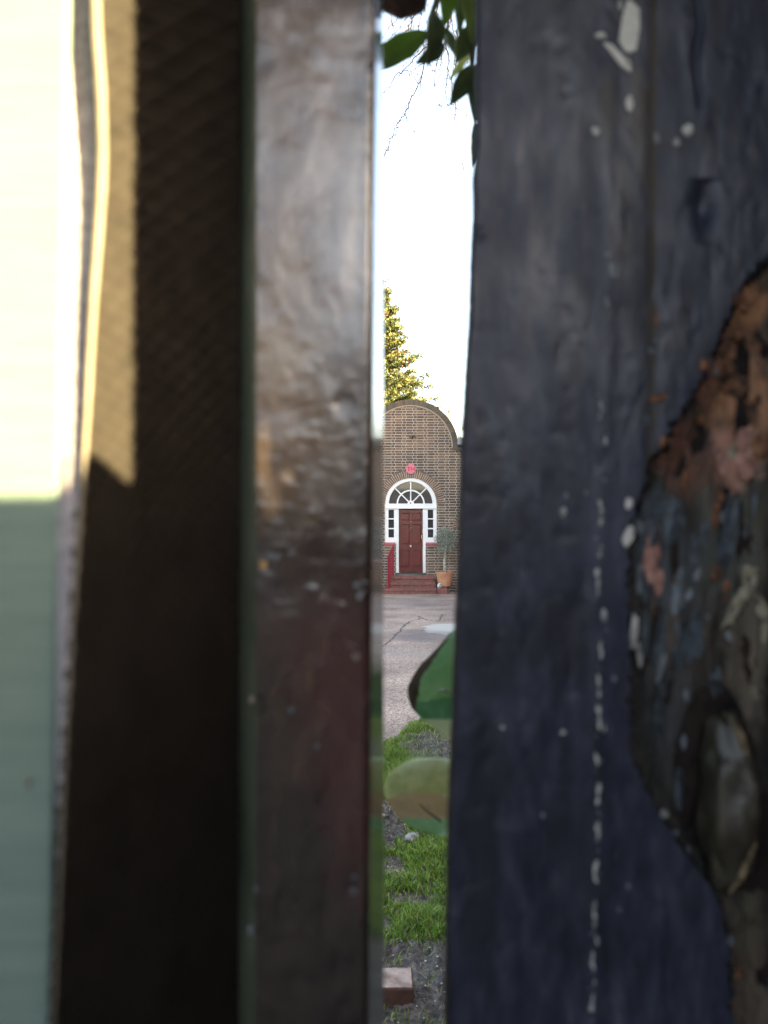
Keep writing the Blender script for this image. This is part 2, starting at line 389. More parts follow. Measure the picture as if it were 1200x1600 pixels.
# ================================================================ HOUSE
D = 24.7
def hp(px, py): v = at(px, py, D); return v.x, v.z
CX, SPZ = hp(641.8, 787); R_FR = 40.4/48.95; R_RING = 52.3/48.95
GX, GZ = hp(641, 699); GR0, GR1 = 65.5/48.95, 75.5/48.95
SHZ = 4.62
m_mortar = mat('mortar', [(.3,(.37,.32,.26)),(.7,(.58,.51,.42))], 12, .9, .3, 80)
BR = [mat('brick_%s' % n, [(.3, tuple(x*.75 for x in c)), (.7, tuple(x*1.25 for x in c))], 18, .85, .4, 70, rand=1) for n, c in
      (('brown',(.135,.082,.062)),('plum',(.085,.055,.048)),('ochre',(.19,.120,.088)),('grey',(.10,.078,.068)),('dun',(.16,.105,.080)))]
house = thing('brick_house', 'brown brick house with a curved gable over its arched front door', 'house', (CX, D, 0))
PIT = .0855; BH = .066
WX, WSP = hp(737, 826); WR_I, WR_O = .36, .60; WZ0 = .95
LW = -6.5; RW = 9.5
def cuts(z, ring=True):
    r = []
    R = R_RING if ring else R_FR-.03
    if z > SPZ:
        d = R*R-(z-SPZ)**2
        if d > 0: r.append((CX-sqrt(d), CX+sqrt(d)))
    else:
        w = R_FR if z > hp(0, 848)[1] else .47
        r.append((CX-w, CX+w))
    for wx in (WX, WX-3.85, WX+2.6):
        Rw = WR_O if ring else WR_I
        if z > WSP:
            d = Rw**2-(z-WSP)**2
            if d > 0: r.append((wx-sqrt(d), wx+sqrt(d)))
        elif z > WZ0: r.append((wx-WR_I, wx+WR_I))
    return r
def span(z):
    if z < SHZ: return LW, RW
    if z < GZ: return GX-GR1+.06, GX+GR1-.06
    d = ((GR0+GR1)/2)**2-(z-GZ)**2
    return (GX-sqrt(d), GX+sqrt(d)) if d > 0 else None
mort = MB(); bricks = []
k = 0; z = 0.0
while z < GZ+GR1:
    zc = z+PIT/2; sp = span(zc)
    if sp is None: break
    iv = [sp]
    for a, b in cuts(zc):
        nv = []
        for u, w in iv:
            if b <= u or a >= w: nv.append((u, w)); continue
            if a > u: nv.append((u, a))
            if b < w: nv.append((b, w))
        iv = nv
    for u, w in iv:
        mort.box((u, D, z), (w, D+.22, z+PIT))
    x = LW - (.115 if k % 2 else .03)
    i = 0
    while x < RW:
        L = .212 if (i+k) % 2 == 0 else .101
        x0b, x1b = x, x+L
        for u, w in iv:
            a, b = max(x0b, u+.004), min(x1b, w-.004)
            if b-a > .025: bricks.append((a, b, z, i, k))
        x += L+.0155; i += 1
    k += 1; z += PIT
mort.build('wall', m_mortar, house)
def pxvis(b):
    px, py = proj(((b[0]+b[1])/2, D, b[2]+PIT/2)); return px, py
vis = []; rest = []
random.seed(5)
for b in bricks:
    px, py = pxvis(b)
    (vis if 602 < px < 722 and (b[1]-b[0]) > .19 else rest).append((abs(py-760), b))
vis.sort(key=lambda t: t[0]); rest += vis[300:]; vis = vis[:300]
def brick_tone(a, z):
    n = N(a*.9, z*.9, 2)+random.uniform(-.45, .45)
    return 1 if n < -.28 else (3 if n < -.1 else (0 if n < .2 else (4 if n < .38 else 2)))
g = MB()
for _, b in rest:
    m = brick_tone(b[0], b[2]); pr = random.uniform(.004, .010); h = BH+random.uniform(-.004, .003); zz = b[2]+.009+random.uniform(-.002, .002)
    g.box((b[0], D-pr, zz), (b[1], D+.03, zz+h), m)
g.build('brickwork', BR, house, kind='stuff')
bm_ = {}
for t in range(5):
    for v in range(3):
        q = MB(); q.box((-.1025, -random.uniform(.004, .010), .009), (.1025, .03, .009+BH+random.uniform(-.004, .003))); bm_[t, v] = q.mesh('brick', BR[t])
def put(me, name, parent, M):
    o = bpy.data.objects.new(name, me); COL.objects.link(o); o.parent = parent
    o.matrix_local = Matrix.Translation(-parent.location) @ M; return o
for _, b in vis:
    sx = (b[1]-b[0])/.205
    put(bm_[brick_tone(b[0], b[2]), random.randrange(3)], 'brick', house, Matrix.Translation(((b[0]+b[1])/2, D, b[2]+random.uniform(-.002, .002))) @ Matrix.Scale(sx, 4, (1,0,0)))
# arches of radiating brick
def arch(cx, cz, r0, r1, a0, a1, n, y0, name, mats, gap=.17, back=.16, backm=m_mortar):
    g = MB(); g.sector(cx, cz, r0+.004, r1-.004, a0, a1, y0+.010, y0+back, 40); g.build('arch_mortar', backm, house)
    for i in range(n):
        t0 = lerp(a0, a1, (i+gap/2)/n); t1 = lerp(a0, a1, (i+1-gap/2)/n); q = MB()
        pr = random.uniform(0, .005); q.sector(cx, cz, r0+random.uniform(0,.004), r1-random.uniform(0,.006), t0, t1, y0-pr, y0+.05, 1)
        q.build(name, random.choice(mats), house)
m_ar = [mat('arch_brick_%s' % n, [(.3, tuple(x*.75 for x in c)), (.7, tuple(x*1.2 for x in c))], 18, .85, .4, 70, rand=1) for n, c in
      (('tan',(.20,.125,.085)),('rose',(.17,.095,.07)),('dark',(.11,.072,.055)))]
arch(CX, SPZ, R_FR-.005, R_RING, 0, pi, 44, D-.012, 'arch_brick', m_ar, .34)
for wx in (WX, WX-3.85, WX+2.6):
    arch(wx, WSP, WR_I, WR_O, 0, pi, 26, D-.012, 'arch_brick', m_ar, .24)
a_low = math.asin((SHZ+.30-GZ)/GR1) if SHZ+.3 > GZ else 0
m_cop = [mat('coping_%s' % n, [(.3, tuple(x*.7 for x in c)), (.7, tuple(x*1.2 for x in c))], 14, .9, .5, 60, rand=1) for n, c in
      (('grey',(.115,.092,.075)),('brown',(.14,.10,.075)),('mossy',(.085,.078,.06)))]
arch(GX, GZ, GR0+.03, GR1, 0, pi, 56, D-.05, 'coping_brick', m_cop, .16, .28, m_cop[2])
g = MB(); g.sector(GX, GZ, GR0-.012, GR0+.028, 0, pi, D-.035, D+.05, 44); g.build('gable_moulding', mat('pale_lime', c2((.42,.35,.26), .8), 15, .85), house)
for s in (-1, 1):   # straight sides of the gable
    g = MB()
    for i in range(int((GZ-SHZ)/PIT)+1):
        g.box((GX+s*(GR1-.09)-.09, D-.055, GZ-(i+1)*PIT+.008), (GX+s*(GR1-.09)+.09, D+.2, GZ-i*PIT))
    g.build('gable_side', m_cop[1], house)
# eaves, gutter, hopper to each side
m_slate = mat('slate', c2((.07,.07,.075), .6), 20, .6, .3, 40); m_gut = mat('gutter_paint', c2((.05,.05,.055), .8), 20, .4)
g = MB(); g.box((LW-.3, D-.02, SHZ), (GX-GR1, D+.3, SHZ+.22)); g.box((GX+GR1, D-.02, SHZ), (RW+.3, D+.3, SHZ+.22)); g.build('parapet', BR[1], house)
g = MB()
for a, b in ((LW-.35, GX-GR1-.01), (GX+GR1+.01, RW+.35)): g.box((a, D-.12, SHZ-.09), (b, D-.006, SHZ-.01)); g.box((a, D-.15, SHZ+.22), (b, D+.32, SHZ+.30))
g.build('gutter', m_gut, house)
hx, hz_ = hp(718.5, 690); g = MB(); g.box((hx-.08, D-.16, hz_-.11), (hx+.09, D-.022, hz_+.11)); g.build('rainwater_hopper', mat('hopper_grey', c2((.34,.36,.40), .8), 20, .4), house, bevel=.01)
# body and low roof behind
g = MB(); g.box((LW, D+.22, 0), (LW+.22, D+9, SHZ)); g.box((RW-.22, D+.22, 0), (RW, D+9, SHZ)); g.box((LW, D+9, 0), (RW, D+9.22, SHZ)); g.build('rear_walls', BR[0], house)
g = MB(); g.face([(LW, D+.3, SHZ+.02), (RW, D+.3, SHZ+.02), (RW, D+4.5, SHZ+.5), (LW, D+4.5, SHZ+.5)]); g.face([(LW, D+4.5, SHZ+.5), (RW, D+4.5, SHZ+.5), (RW, D+9.2, SHZ+.02), (LW, D+9.2, SHZ+.02)])
g.build('roof', m_slate, house)
# iron wall plate
m_iron = mat('black_iron', c2((.02,.02,.02), .7), 30, .5)
ax, az = hp(645, 683)
pl = MB()
pl.tube([(ax-.11, D-.02, az+.02), (ax-.06, D-.03, az-.03), (ax, D-.03, az), (ax+.05, D-.03, az+.035), (ax+.11, D-.02, az-.01)], .013, 6)
pl.tube([(ax, D-.03, az+.07), (ax-.01, D-.035, az), (ax, D-.03, az-.06)], .011, 6); pl.tube([(ax, D+.01, az), (ax, D-.045, az)], .03, 8)
pl.build('wall_tie_plate', m_iron, house, smooth=True)

# ---- door frame with fanlight and sidelights
m_white = mat('white_paint', [(.35,(.72,.73,.74)),(.65,(.82,.83,.83))], 8, .42, .15, 40)
m_glass = mat('window_glass', c2((.050,.050,.058), .6), 3, .04, .12, 2.5, spec=.6, bdist=.003)
Yf0, Yf1 = D+.03, D+.12    # frame front/back
def X(cx): return hp(585+cx/6.953, 800)[0]
def Z(cy): return hp(600, 700+cy/6.953)[1]
fr = MB()
fr.sector(CX, SPZ, X(638)-CX, R_FR, 0, pi, Yf0-.02, Yf1, 36)
fr.sector(CX, SPZ, X(638)-CX-.018, X(638)-CX-.002, 0, pi, Yf0+.006, Yf1, 36)
frame = fr.build('door_frame', m_white, house)
fr = MB()
fr.box((X(112), Yf0-.022, Z(650)), (X(677), Yf1, SPZ+.004)); fr.box((X(108), Yf0-.05, Z(658)), (X(680), Yf1, Z(650)-.001)); 
fr.build('transom', m_white, frame)
ZS = Z(1025)
def part_box(name, a, b): q = MB(); q.box(a, b); q.build(name, m_white, frame)
for a, b in ((113, 153), (213, 264), (527, 580), (640, 676)): part_box('side_post', (X(a), Yf0-.018, ZS), (X(b), Yf1, Z(658)))
for a, b in ((230, 264), (527, 557)): part_box('door_jamb', (X(a), Yf0-.024, Z(1362)), (X(b), Yf1, ZS-.001))
for a, b in ((153, 213), (580, 640)):
    part_box('bottom_rail', (X(a), Yf0-.01, ZS), (X(b), Yf1, Z(972)))
    part_box('head_rail', (X(a), Yf0-.01, Z(670)), (X(b), Yf1, Z(658)))
for a, b in ((153, 213), (580, 640)):
    for t, u in ((763, 775), (868, 882)):
        q = MB(); q.box((X(a), Yf0, Z(u)), (X(b), Yf1-.02, Z(t))); q.build('glazing_bar', m_white, frame)
    for t, u in ((670, 763), (775, 868), (882, 972)):
        q = MB(); q.face([(X(a), Yf0+.05, Z(u)), (X(b), Yf0+.05, Z(u)), (X(b), Yf0+.05, Z(t)), (X(a), Yf0+.05, Z(t))]); o = q.build('pane', m_glass, frame)
for dz_ in (pi/2, pi/4, 3*pi/4):
    q = MB(); M = Matrix.Translation((CX, 0, SPZ)) @ Matrix.Rotation(-(dz_), 4, 'Y'); q.box((.05, Yf0, -.018), (X(638)-CX+.004, Yf1-.03, .018), M=M); q.build('glazing_bar', m_white, frame)
q = MB(); q.sector(CX, SPZ, .405, .45, 0, pi, Yf0+.004, Yf1-.026, 28); q.build('glazing_bar', m_white, frame)
q = MB(); q.sector(CX, SPZ, 0.0, .105, 0, pi, Yf0-.008, Yf1-.02, 14); q.build('fan_hub', m_white, frame)
q = MB(); q.tube([(CX-.005, Yf0-.03, Z(598)), (CX-.005, Yf0-.005, Z(598))], .022, 10); q.build('fan_boss', m_iron, frame)
RG = X(638)-CX
for a0, a1 in ((0, pi/4), (pi/4, pi/2), (pi/2, 3*pi/4), (3*pi/4, pi)):
    for r0, r1 in ((.09, .405), (.45, RG)):
        q = MB(); n = 8; pts = [(CX+r1*cos(lerp(a0,a1,i/n)), Yf0+.05, SPZ+r1*sin(lerp(a0,a1,i/n))) for i in range(n+1)] + [(CX+r0*cos(lerp(a1,a0,i/n)), Yf0+.05, SPZ+r0*sin(lerp(a1,a0,i/n))) for i in range(n+1)]
        q.face(pts); q.build('pane', m_glass, frame)
# brick infill below sidelights + pink sills
m_sill = mat('pink_sill', c2((.52,.13,.15), .8), 20, .5)
for a, b in ((100, 229), (558, 692)):
    q = MB(); q.box((X(a), D-.06, Z(1050)), (X(b), Yf1, ZS-.002)); q.box((X(a)+.01, D-.035, Z(1064)), (X(b)-.01, D-.001, Z(1050)-.001)); q.build('window_sill', m_sill, house, bevel=.006)
# door leaf
m_door = mat('maroon_gloss', [(.35,(.105,.018,.016)),(.65,(.135,.026,.022))], 6, .27, .1, 30, spec=.5)
m_brass = mat('brass', c2((.62,.50,.30), .8), 20, .3, metallic=.8)
Yd = Yf0+.035
DX0, DX1, DZ0, DZ1 = X(265), X(526), Z(1352), Z(668)
def door_leaf():
    g = MB(); g.box((DX0+.003, Yd+.018, DZ0), (DX1-.003, Yd+.05, DZ1))
    cols = ((X(289), X(382)), (X(414), X(507))); rows = ((Z(785), Z(703)), (Z(1040), Z(828)), (Z(1288), Z(1105)))
    xs = [DX0+.003, cols[0][0], cols[0][1], cols[1][0], cols[1][1], DX1-.003]
    for a, b in ((0,1),(2,3),(4,5)): g.box((xs[a], Yd, DZ0), (xs[b], Yd+.0175, DZ1))
    zr = [DZ0, rows[2][0], rows[2][1], rows[1][0], rows[1][1], rows[0][0], rows[0][1], DZ1]
    for a, b in ((0,1),(2,3),(4,5),(6,7)):
        for c in cols: g.box((c[0]+.0005, Yd+.0005, zr[a]), (c[1]-.0005, Yd+.0172, zr[b]))
    return g, cols, rows
g, cols, rows = door_leaf(); door = g.build('door', m_door, house)
for c in cols:
    for r in rows:
        q = MB(); a, b = c; u, w = r; m = .028
        P0 = [(a+.004, Yd+.012, u+.004), (b-.004, Yd+.012, u+.004), (b-.004, Yd+.012, w-.004), (a+.004, Yd+.012, w-.004)]
        P1 = [(a+m, Yd+.002, u+m), (b-m, Yd+.002, u+m), (b-m, Yd+.002, w-m), (a+m, Yd+.002, w-m)]
        for i in range(4): q.face([P0[i], P0[(i+1)%4], P1[(i+1)%4], P1[i]])
        q.face(P1); q.build('door_panel', m_door, door)
        for zz_ in (w, u): q = MB(); q.box((a+.012, Yd-.016, zz_-.010), (b-.012, Yd+.004, zz_+.008)); q.build('panel_moulding', m_door, door, bevel=.004)
kx = (DX0+DX1)/2; kz = Z(868)
q = MB(); q.tube([(kx+.036*cos(t*pi/8), Yd-.022, kz-.028+.042*sin(t*pi/8)) for t in range(17)], .007, 6); q.tube([(kx, Yd, kz+.02), (kx, Yd-.03, kz+.02)], .016, 8); q.build('knocker', mat('aged_brass', c2((.30,.22,.12), .8), 20, .35, metallic=.7), door, smooth=True)
q = MB(); q.lathe([(0,-.04),(.02,-.035),(.034,-.01),(.034,.015),(.02,.035),(0,.04)], (kx, Yd-.045, Z(1068)), 12); q.tube([(kx, Yd, Z(1068)), (kx, Yd-.04, Z(1068))], .014, 8); q.build('door_knob', mat('bright_brass', c2((.85,.78,.62), .9), 20, .25, metallic=.5), door, smooth=True)
q = MB(); q.tube([(kx+.005, Yd, Z(800)), (kx+.005, Yd-.008, Z(800))], .012, 8); q.build('door_viewer', m_brass, door)
for zc in (905, 1000, 1108):
    q = MB(); q.box((DX1-.012, Yd-.012, Z(zc+12)), (DX1+.002, Yd-.001, Z(zc-12))); q.build('hinge', m_brass, door)
q = MB(); q.box((DX1-.045, Yd-.03, Z(985)), (DX1-.025, Yd-.012, Z(945))); q.build('door_pull', m_brass, door)
q = MB(); q.box((X(228), D-.10, Z(1378)), (X(558), Yf1, Z(1356))); q.build('threshold', mat('dark_slate_sill', c2((.07,.065,.06), .7), 20, .6), house, bevel=.004)
# hall behind the glass, closed and dark
# windows at the sides
for wx in (WX, WX-3.85, WX+2.6):
    g = MB(); g.sector(wx, WSP, WR_I-.06, WR_I, 0, pi, D+.03, D+.11, 18); g.box((wx-WR_I, D+.03, WZ0), (wx-WR_I+.06, D+.11, WSP)); g.box((wx+WR_I-.06, D+.03, WZ0), (wx+WR_I, D+.11, WSP)); g.box((wx-WR_I+.06, D+.032, WZ0), (wx+WR_I-.06, D+.11, WZ0+.06))
    wf = g.build('window_frame', m_white, house)
    q = MB(); q.box((wx-.015, D+.04, WZ0+.06), (wx+.015, D+.1, WSP+WR_I-.05)); q.build('glazing_bar', m_white, wf)
    for zb in (WSP, WZ0+.45, WZ0+.8): q = MB(); q.box((wx-WR_I+.06, D+.042, zb-.012), (wx+WR_I-.06, D+.098, zb+.012)); q.build('glazing_bar', m_white, wf)
    q = MB(); q.face([(wx-WR_I+.01, D+.08, WZ0)]+[(wx+WR_I-.01, D+.08, WZ0)]+[(wx+(WR_I-.01)*cos(pi*i/14), D+.08, WSP+(WR_I-.01)*sin(pi*i/14)) for i in range(15)]); q.build('pane', m_glass, wf)
    q = MB(); q.box((wx-WR_I-.05, D-.06, WZ0-.07), (wx+WR_I+.05, D+.03, WZ0-.002)); q.build('window_sill', m_sill, house)
# round sign
sx_, sz_ = hp(641.8, 733)
sg = thing('round_sign', 'round pink sign with red letters above the arched door', 'sign', (sx_, D-.03, sz_))
g = MB(); g.tube([(sx_, D-.022, sz_), (sx_, D-.045, sz_)], .158, 40); g.build('sign_disc', mat('sign_pink', c2((.66,.16,.22), .93), 20, .45), sg)
m_rl = mat('sign_red', c2((.30,.01,.03), .9), 20, .5)
def letters(strokes, x, z, s):
    g = MB()
    for (a, b, c, d, w) in strokes:
        p = Vector((a, 0, b)); q = Vector((c, 0, d)); L = (q-p).length; ang = atan2(d-b, c-a)
        M = Matrix.Translation((x+a*s, D-.046, z+b*s)) @ Matrix.Rotation(-ang, 4, 'Y'); g.box((0, -.003, -w*s/2), (L*s, 0, w*s/2), M=M)
    return g.build('letter', m_rl, sg)
letters([(.0,.94,.78,.94,.16),(.39,0,.39,.9,.20),(.2,.04,.58,.04,.09)], sx_-.112, sz_-.058, .125)
letters([(.06,0,.06,1,.15),(.94,0,.94,1,.17),(.08,.98,.5,.25,.13),(.5,.25,.92,.98,.13)], sx_+.004, sz_-.058, .118)
# ---- steps
m_step = [mat('red_step_a', [(.3,(.17,.055,.045)),(.7,(.30,.115,.095))], 9, .7, .4, 60, rand=1), mat('red_step_b', [(.3,(.15,.06,.05)),(.7,(.25,.11,.09))], 9, .75, .4, 60, rand=1)]
steps = thing('door_steps', 'three red painted brick steps below the maroon door', 'steps', (CX, D-.6, 0))
TZ = Z(1380)
lv = [(0, .17, D-1.02, -.50, X(640)+.02), (.17, .34, D-.74, X(120), X(645)), (.34, TZ, D-.46, X(150), X(645))]
m_tread = mat('tread_worn', [(.3,(.20,.12,.11)),(.7,(.34,.25,.22))], 14, .8, .4, 60)
m_smort = mat('red_mortar', c2((.20,.10,.085), .7), 20, .9)
for (z0s, z1s, yf, xa, xb) in lv:
    q = MB(); q.box((xa+.01, yf+.012, z0s), (xb-.01, D-.001, z1s-.007)); q.build('step_mortar', m_smort, steps)
    x = xa
    while x < xb-.02:
        L = min(random.uniform(.30, .46), xb-x); q = MB(); q.box((x+.004, yf-.022+random.uniform(0,.004), z0s+.092), (x+L-.004, yf+.26, z1s)); q.build('brick', m_step[random.random() < .5], steps, bevel=.006)
        q = MB(); q.box((x+.006, yf+.006+random.uniform(0,.004), z0s+.006), (x+L-.006, yf+.22, z0s+.082)); q.build('brick', m_step[random.random() < .5], steps)
        x += L
q = MB(); q.box((X(645)+.012, D-.92, 0), (X(765), D-.30, .17)); q.build('side_plinth', m_step[0], steps, bevel=.012)
g = MB(); g.box((X(222), D-.43, TZ+.001), (X(520), D-.12, TZ+.016)); g.box((X(222)+.06, D-.41, TZ+.016), (X(520)-.24, D-.14, TZ+.019), 1)
o = g.build('doormat', [mat('mat_grey', c2((.16,.15,.13), .6), 80, .95, .5, 200), mat('mat_pale', c2((.33,.31,.27), .6), 80, .95)]); tag(o, 'flat grey doormat lying on the top step in front of the door', 'doormat')
# ---- handrail
m_rail = mat('red_rail', c2((.30,.012,.035), .85), 20, .35)
hr = thing('hand_rail', 'dark red iron handrail beside the door steps', 'handrail', (.2, D-.6, 0))
bx0, bz0 = at(585+205/6.953, 700+1058/6.953, D-.12).x, at(600, 700+1058/6.953, D-.12).z
fx0, fz0 = at(585+150/6.953, 700+1180/6.953, D-.92).x, at(600, 700+1182/6.953, D-.92).z
def bar(t, w, name, zb):
    x, y, z = lerp(bx0, fx0, t), lerp(D-.12, D-.92, t), lerp(bz0, fz0, t)
    q = MB(); q.tube([(x, y, zb), (x, y, z)], w, 8); q.build(name, m_rail, hr, smooth=False)
bar(0, .026, 'rail_post', TZ); bar(1, .026, 'rail_post', .17)
for t, zb in ((.2, TZ), (.4, .36), (.6, .34), (.8, .2)): bar(t, .013, 'baluster', zb)
q = MB(); q.tube([(bx0, D-.06, bz0+.005), (bx0, D-.12, bz0), (fx0, D-.92, fz0), (fx0-.01, D-.98, fz0-.04)], .022, 8); q.build('top_rail', m_rail, hr)
q = MB(); q.tube([(bx0, D-.12, TZ+.12), (fx0, D-.92, .34)], .014, 6); q.build('lower_rail', m_rail, hr)
# ---- potted olive
PD = D-.62
px_, _ = at(585+762/6.953, 800, PD).x, 0
pz0 = .17+.05
ot = thing('potted_olive', 'small olive tree with grey green crown in a terracotta pot', 'potted tree', (px_, PD, .17))
m_terra = mat('terracotta', [(.3,(.42,.17,.09)),(.7,(.58,.29,.17))], 5, .75, .2, 50)
ptop = at(600, 700+1345/6.953, PD).z; H = ptop-pz0
q = MB(); q.lathe([(.0,0),(.185,0),(.20,.02),(.262,H*.82),(.268,H*.86),(.275,H*.865),(.277,H),(.255,H),(.245,H-.05),(0,H-.05)], (px_, PD, pz0), 28); q.build('pot', m_terra, ot, smooth=False)
q = MB(); q.lathe([(0,H-.045),(.245,H-.045)], (px_, PD, pz0), 20); q.build('potting_soil', m_clod, ot)
for a in (0.4, 2.5, 4.6): q = MB(); q.box((px_+.15*cos(a)-.04, PD+.15*sin(a)-.04, .17), (px_+.15*cos(a)+.04, PD+.15*sin(a)+.04, pz0)); q.build('pot_foot', m_step[1], ot)
m_otr = mat('olive_bark', [(.38,(.18,.16,.12)),(.5,(.34,.32,.25)),(.62,(.55,.54,.46))], 22, .85, .7, 40)
cz = at(600, 700+1000/6.953, PD).z; cxo = at(585+778/6.953, 800, PD).x
q = MB(); q.tube([(px_+.005, PD, pz0+H-.06), (px_+.01, PD, pz0+H+.12), (px_-.005, PD+.01, pz0+H+.3), (cxo-.005, PD, cz-.30), (cxo, PD, cz-.1)], [.062,.05,.046,.042,.03], 10)
for k in range(9):
    a = random.uniform(0, 2*pi); e = random.uniform(.3, 1.3); q.tube([(cxo, PD, cz-.32+random.uniform(0,.15)), (cxo+.14*cos(a)*cos(e), PD+.14*sin(a)*cos(e), cz-.12+.1*sin(e)), (cxo+.30*cos(a)*cos(e), PD+.30*sin(a)*cos(e), cz+.3*sin(e)-.05)], [.016,.010,.004], 5)
q.build('trunk', m_otr, ot, smooth=True)
m_ol = [mat('olive_leaf', c2((.30,.34,.26), .7), 30, .5, translucent=.2), mat('olive_leaf_dark', c2((.11,.14,.10), .7), 30, .5, translucent=.2), mat('olive_leaf_back', c2((.50,.54,.47), .85), 30, .6)]
g = MB()
for k in range(3600):
    d = Vector((random.gauss(0,1), random.gauss(0,1), random.gauss(0,1))).normalized(); r = random.random()**.45
    r *= 1+.35*N(d.x*2.2, d.y*2.2, d.z*2.2+4)
    c = Vector((cxo, PD, cz)) + Vector((d.x*.37, d.y*.35, d.z*.43))*r
    if k % 9 == 0: c += Vector((random.uniform(-.16,.16), 0, random.uniform(-.10,.14)))
    u = Vector((random.gauss(0,1), random.gauss(0,1), random.gauss(0,1)+.4)).normalized()*random.uniform(.022,.038); w = u.cross(Vector((random.gauss(0,1), random.gauss(0,1), random.gauss(0,1)))).normalized()*.0075
    g.face([c-u, c+w, c+u, c-w], 0 if random.random() < .5 else (1 if random.random() < .6 else 2))
g.build('crown', m_ol, ot)
# ball ornament beside the pot
bx_ = at(585+712/6.953, 800, D-.93).x; bz_ = .17+.078
bo = thing('small_ball', 'small white ball with dark patches in front of the terracotta pot', 'ball', (bx_, D-.80, .17))
q = MB(); n1, n2 = 14, 20
for a in range(n1+1):
    for b in range(n2):
        th = pi*a/n1; ph = 2*pi*b/n2; q.v.append((bx_+.078*sin(th)*cos(ph), D-.80+.078*sin(th)*sin(ph), bz_+.078*cos(th)))
for a in range(n1):
    for b in range(n2): q.f.append((a*n2+b, (a+1)*n2+b, (a+1)*n2+(b+1)%n2, a*n2+(b+1)%n2)); q.m.append(0)
q.build('ball_shell', mat('ball_white', [(.36,(.20,.22,.22)),(.44,(.72,.72,.70)),(.6,(.80,.80,.78))], 9, .5, detail=1), bo, smooth=True)
for k, (a, e) in enumerate(((-1.5, .25), (-2.2, .5), (-.9, -.1), (-1.7, -.6))):
    c = Vector((cos(a)*cos(e), sin(a)*cos(e), sin(e))); q = MB(); u = c.cross(Vector((0,0,1))).normalized(); w = c.cross(u)
    C = Vector((bx_, D-.80, bz_)); q.face([C+c*.080+(u*cos(t*2*pi/5)+w*sin(t*2*pi/5))*.017 for t in range(5)]); q.build('dark_patch', m_iron, bo)

# ================================================================ TREES
def leafcloud(g, c, r, n, size, mats, flat=.7):
    for _ in range(n):
        d = Vector((random.gauss(0,1), random.gauss(0,1), random.gauss(0,1))).normalized()*random.random()**.5
        p = Vector(c)+Vector((d.x*r, d.y*r, d.z*r*flat)); u = Vector((random.gauss(0,1), random.gauss(0,1), random.gauss(0,1))).normalized()*size*random.uniform(.6,1.4)
        w = u.cross(Vector((random.gauss(0,1), random.gauss(0,1), random.gauss(0,1)))).normalized()*size*random.uniform(.3,.6)
        g.face([p-u, p+w, p+u*1.2, p-w], random.choice(mats))
m_cn = [mat('needles_gold', c2((.135,.115,.016), .7), 5, .6, translucent=.35), mat('needles_green', c2((.052,.070,.014), .6), 5, .6, translucent=.3),
        mat('needles_dark', c2((.014,.022,.010), .6), 5, .6, translucent=.2), mat('needles_russet', c2((.16,.068,.034), .7), 5, .6, translucent=.3)]
m_bark = mat('bark', [(.3,(.05,.038,.03)),(.7,(.14,.11,.085))], 12, .9, .8, 30, stretch=(1,1,.3))
random.seed(8)
ct = thing('conifer_tree', 'tall golden green conifer rising behind the left of the gable', 'tree', (-.9, 36, 0))
TX, TY = -.9, 36
q = MB(); q.tube([(TX, TY, 0), (TX+.05, TY, 6), (TX, TY, 10.5), (TX+.25, TY, 13.6)], [.28,.2,.09,.015], 10); trunk_q = q
cr_ = MB()
prof = [(5.5, 3.3), (7.6, 3.15), (8.6, 2.95), (9.6, 2.6), (10.6, 2.1), (11.6, 1.55), (12.6, 1.3), (13.3, 1.2), (13.8, .8)]
for k in range(620):
    z = lerp(5.5, 13.7, (k/620)**.9)+random.uniform(-.2,.2); a = random.uniform(0, 2*pi); R = interp(prof, z)*random.uniform(.62, 1.15)
    if 11.0 < z < 11.2: R *= .7
    col = random.random(); base = 3 if (col < .13) else (0 if col < .13+.2+max(0, (z-9)*.08) else 1)
    tip = Vector((TX+R*cos(a), TY+R*sin(a), z+random.uniform(-.25,.3)))
    root = Vector((TX, TY, z-.2)); trunk_q.tube([root, root.lerp(tip, .5)-Vector((0,0,.08)), tip], [.03,.018,.004], 4, caps=False)
    for j in range(9):
        t = lerp(.25, 1.0, j/8); c = root.lerp(tip, t)+Vector((0,0,-.08*sin(pi*t)))
        rr = lerp(.50, .20, t)*random.uniform(.7,1.2)
        leafcloud(cr_, c, rr, 44, .062, [base, base, 1, 1, 2] if random.random() < .7 else [1, 2, 1, 0], .8)
trunk_q.build('trunk', m_bark, ct, smooth=True); cr_.build('crown', m_cn, ct)
# bare sunlit trees far behind on the right
def twig_tree(loc, h, seed, label, name, spread, mt, ml, dens, leafsize=.03, group=None, levels=5):
    random.seed(seed); t = thing(name, label, 'tree', loc, group); w = MB(); lf = MB()
    def grow(p, d, L, r, lvl):
        pts = [p]; 
        for i in range(4):
            d = (d+Vector((random.gauss(0,.13), random.gauss(0,.13), random.gauss(0,.09)+.03))).normalized(); p = p+d*L/4; pts.append(p)
        w.tube(pts, [r, r*.88, r*.76, r*.66, r*.55], 5 if lvl > 2 else 7, caps=False)
        if lvl >= levels:
            for _ in range(dens):
                q = pts[random.randrange(1, 5)]; leafcloud(lf, q, .08, 1, leafsize, [0, 0, 1])
            return
        for k in range(3 if lvl < 2 else random.choice((2, 3, 3))):
            ax = Vector((random.gauss(0,1), random.gauss(0,1), random.gauss(0,.5))).normalized(); nd = (d+ax*spread*random.uniform(.5,1)).normalized()
            grow(pts[random.choice((2, 3, 4, 4))], nd, L*random.uniform(.6,.78), r*.55, lvl+1)
    grow(Vector(loc), Vector((0,0,1)), h*.36, h*.014, 0)
    w.build('trunk', mt, t, smooth=True); lf.build('crown', ml, t); return t
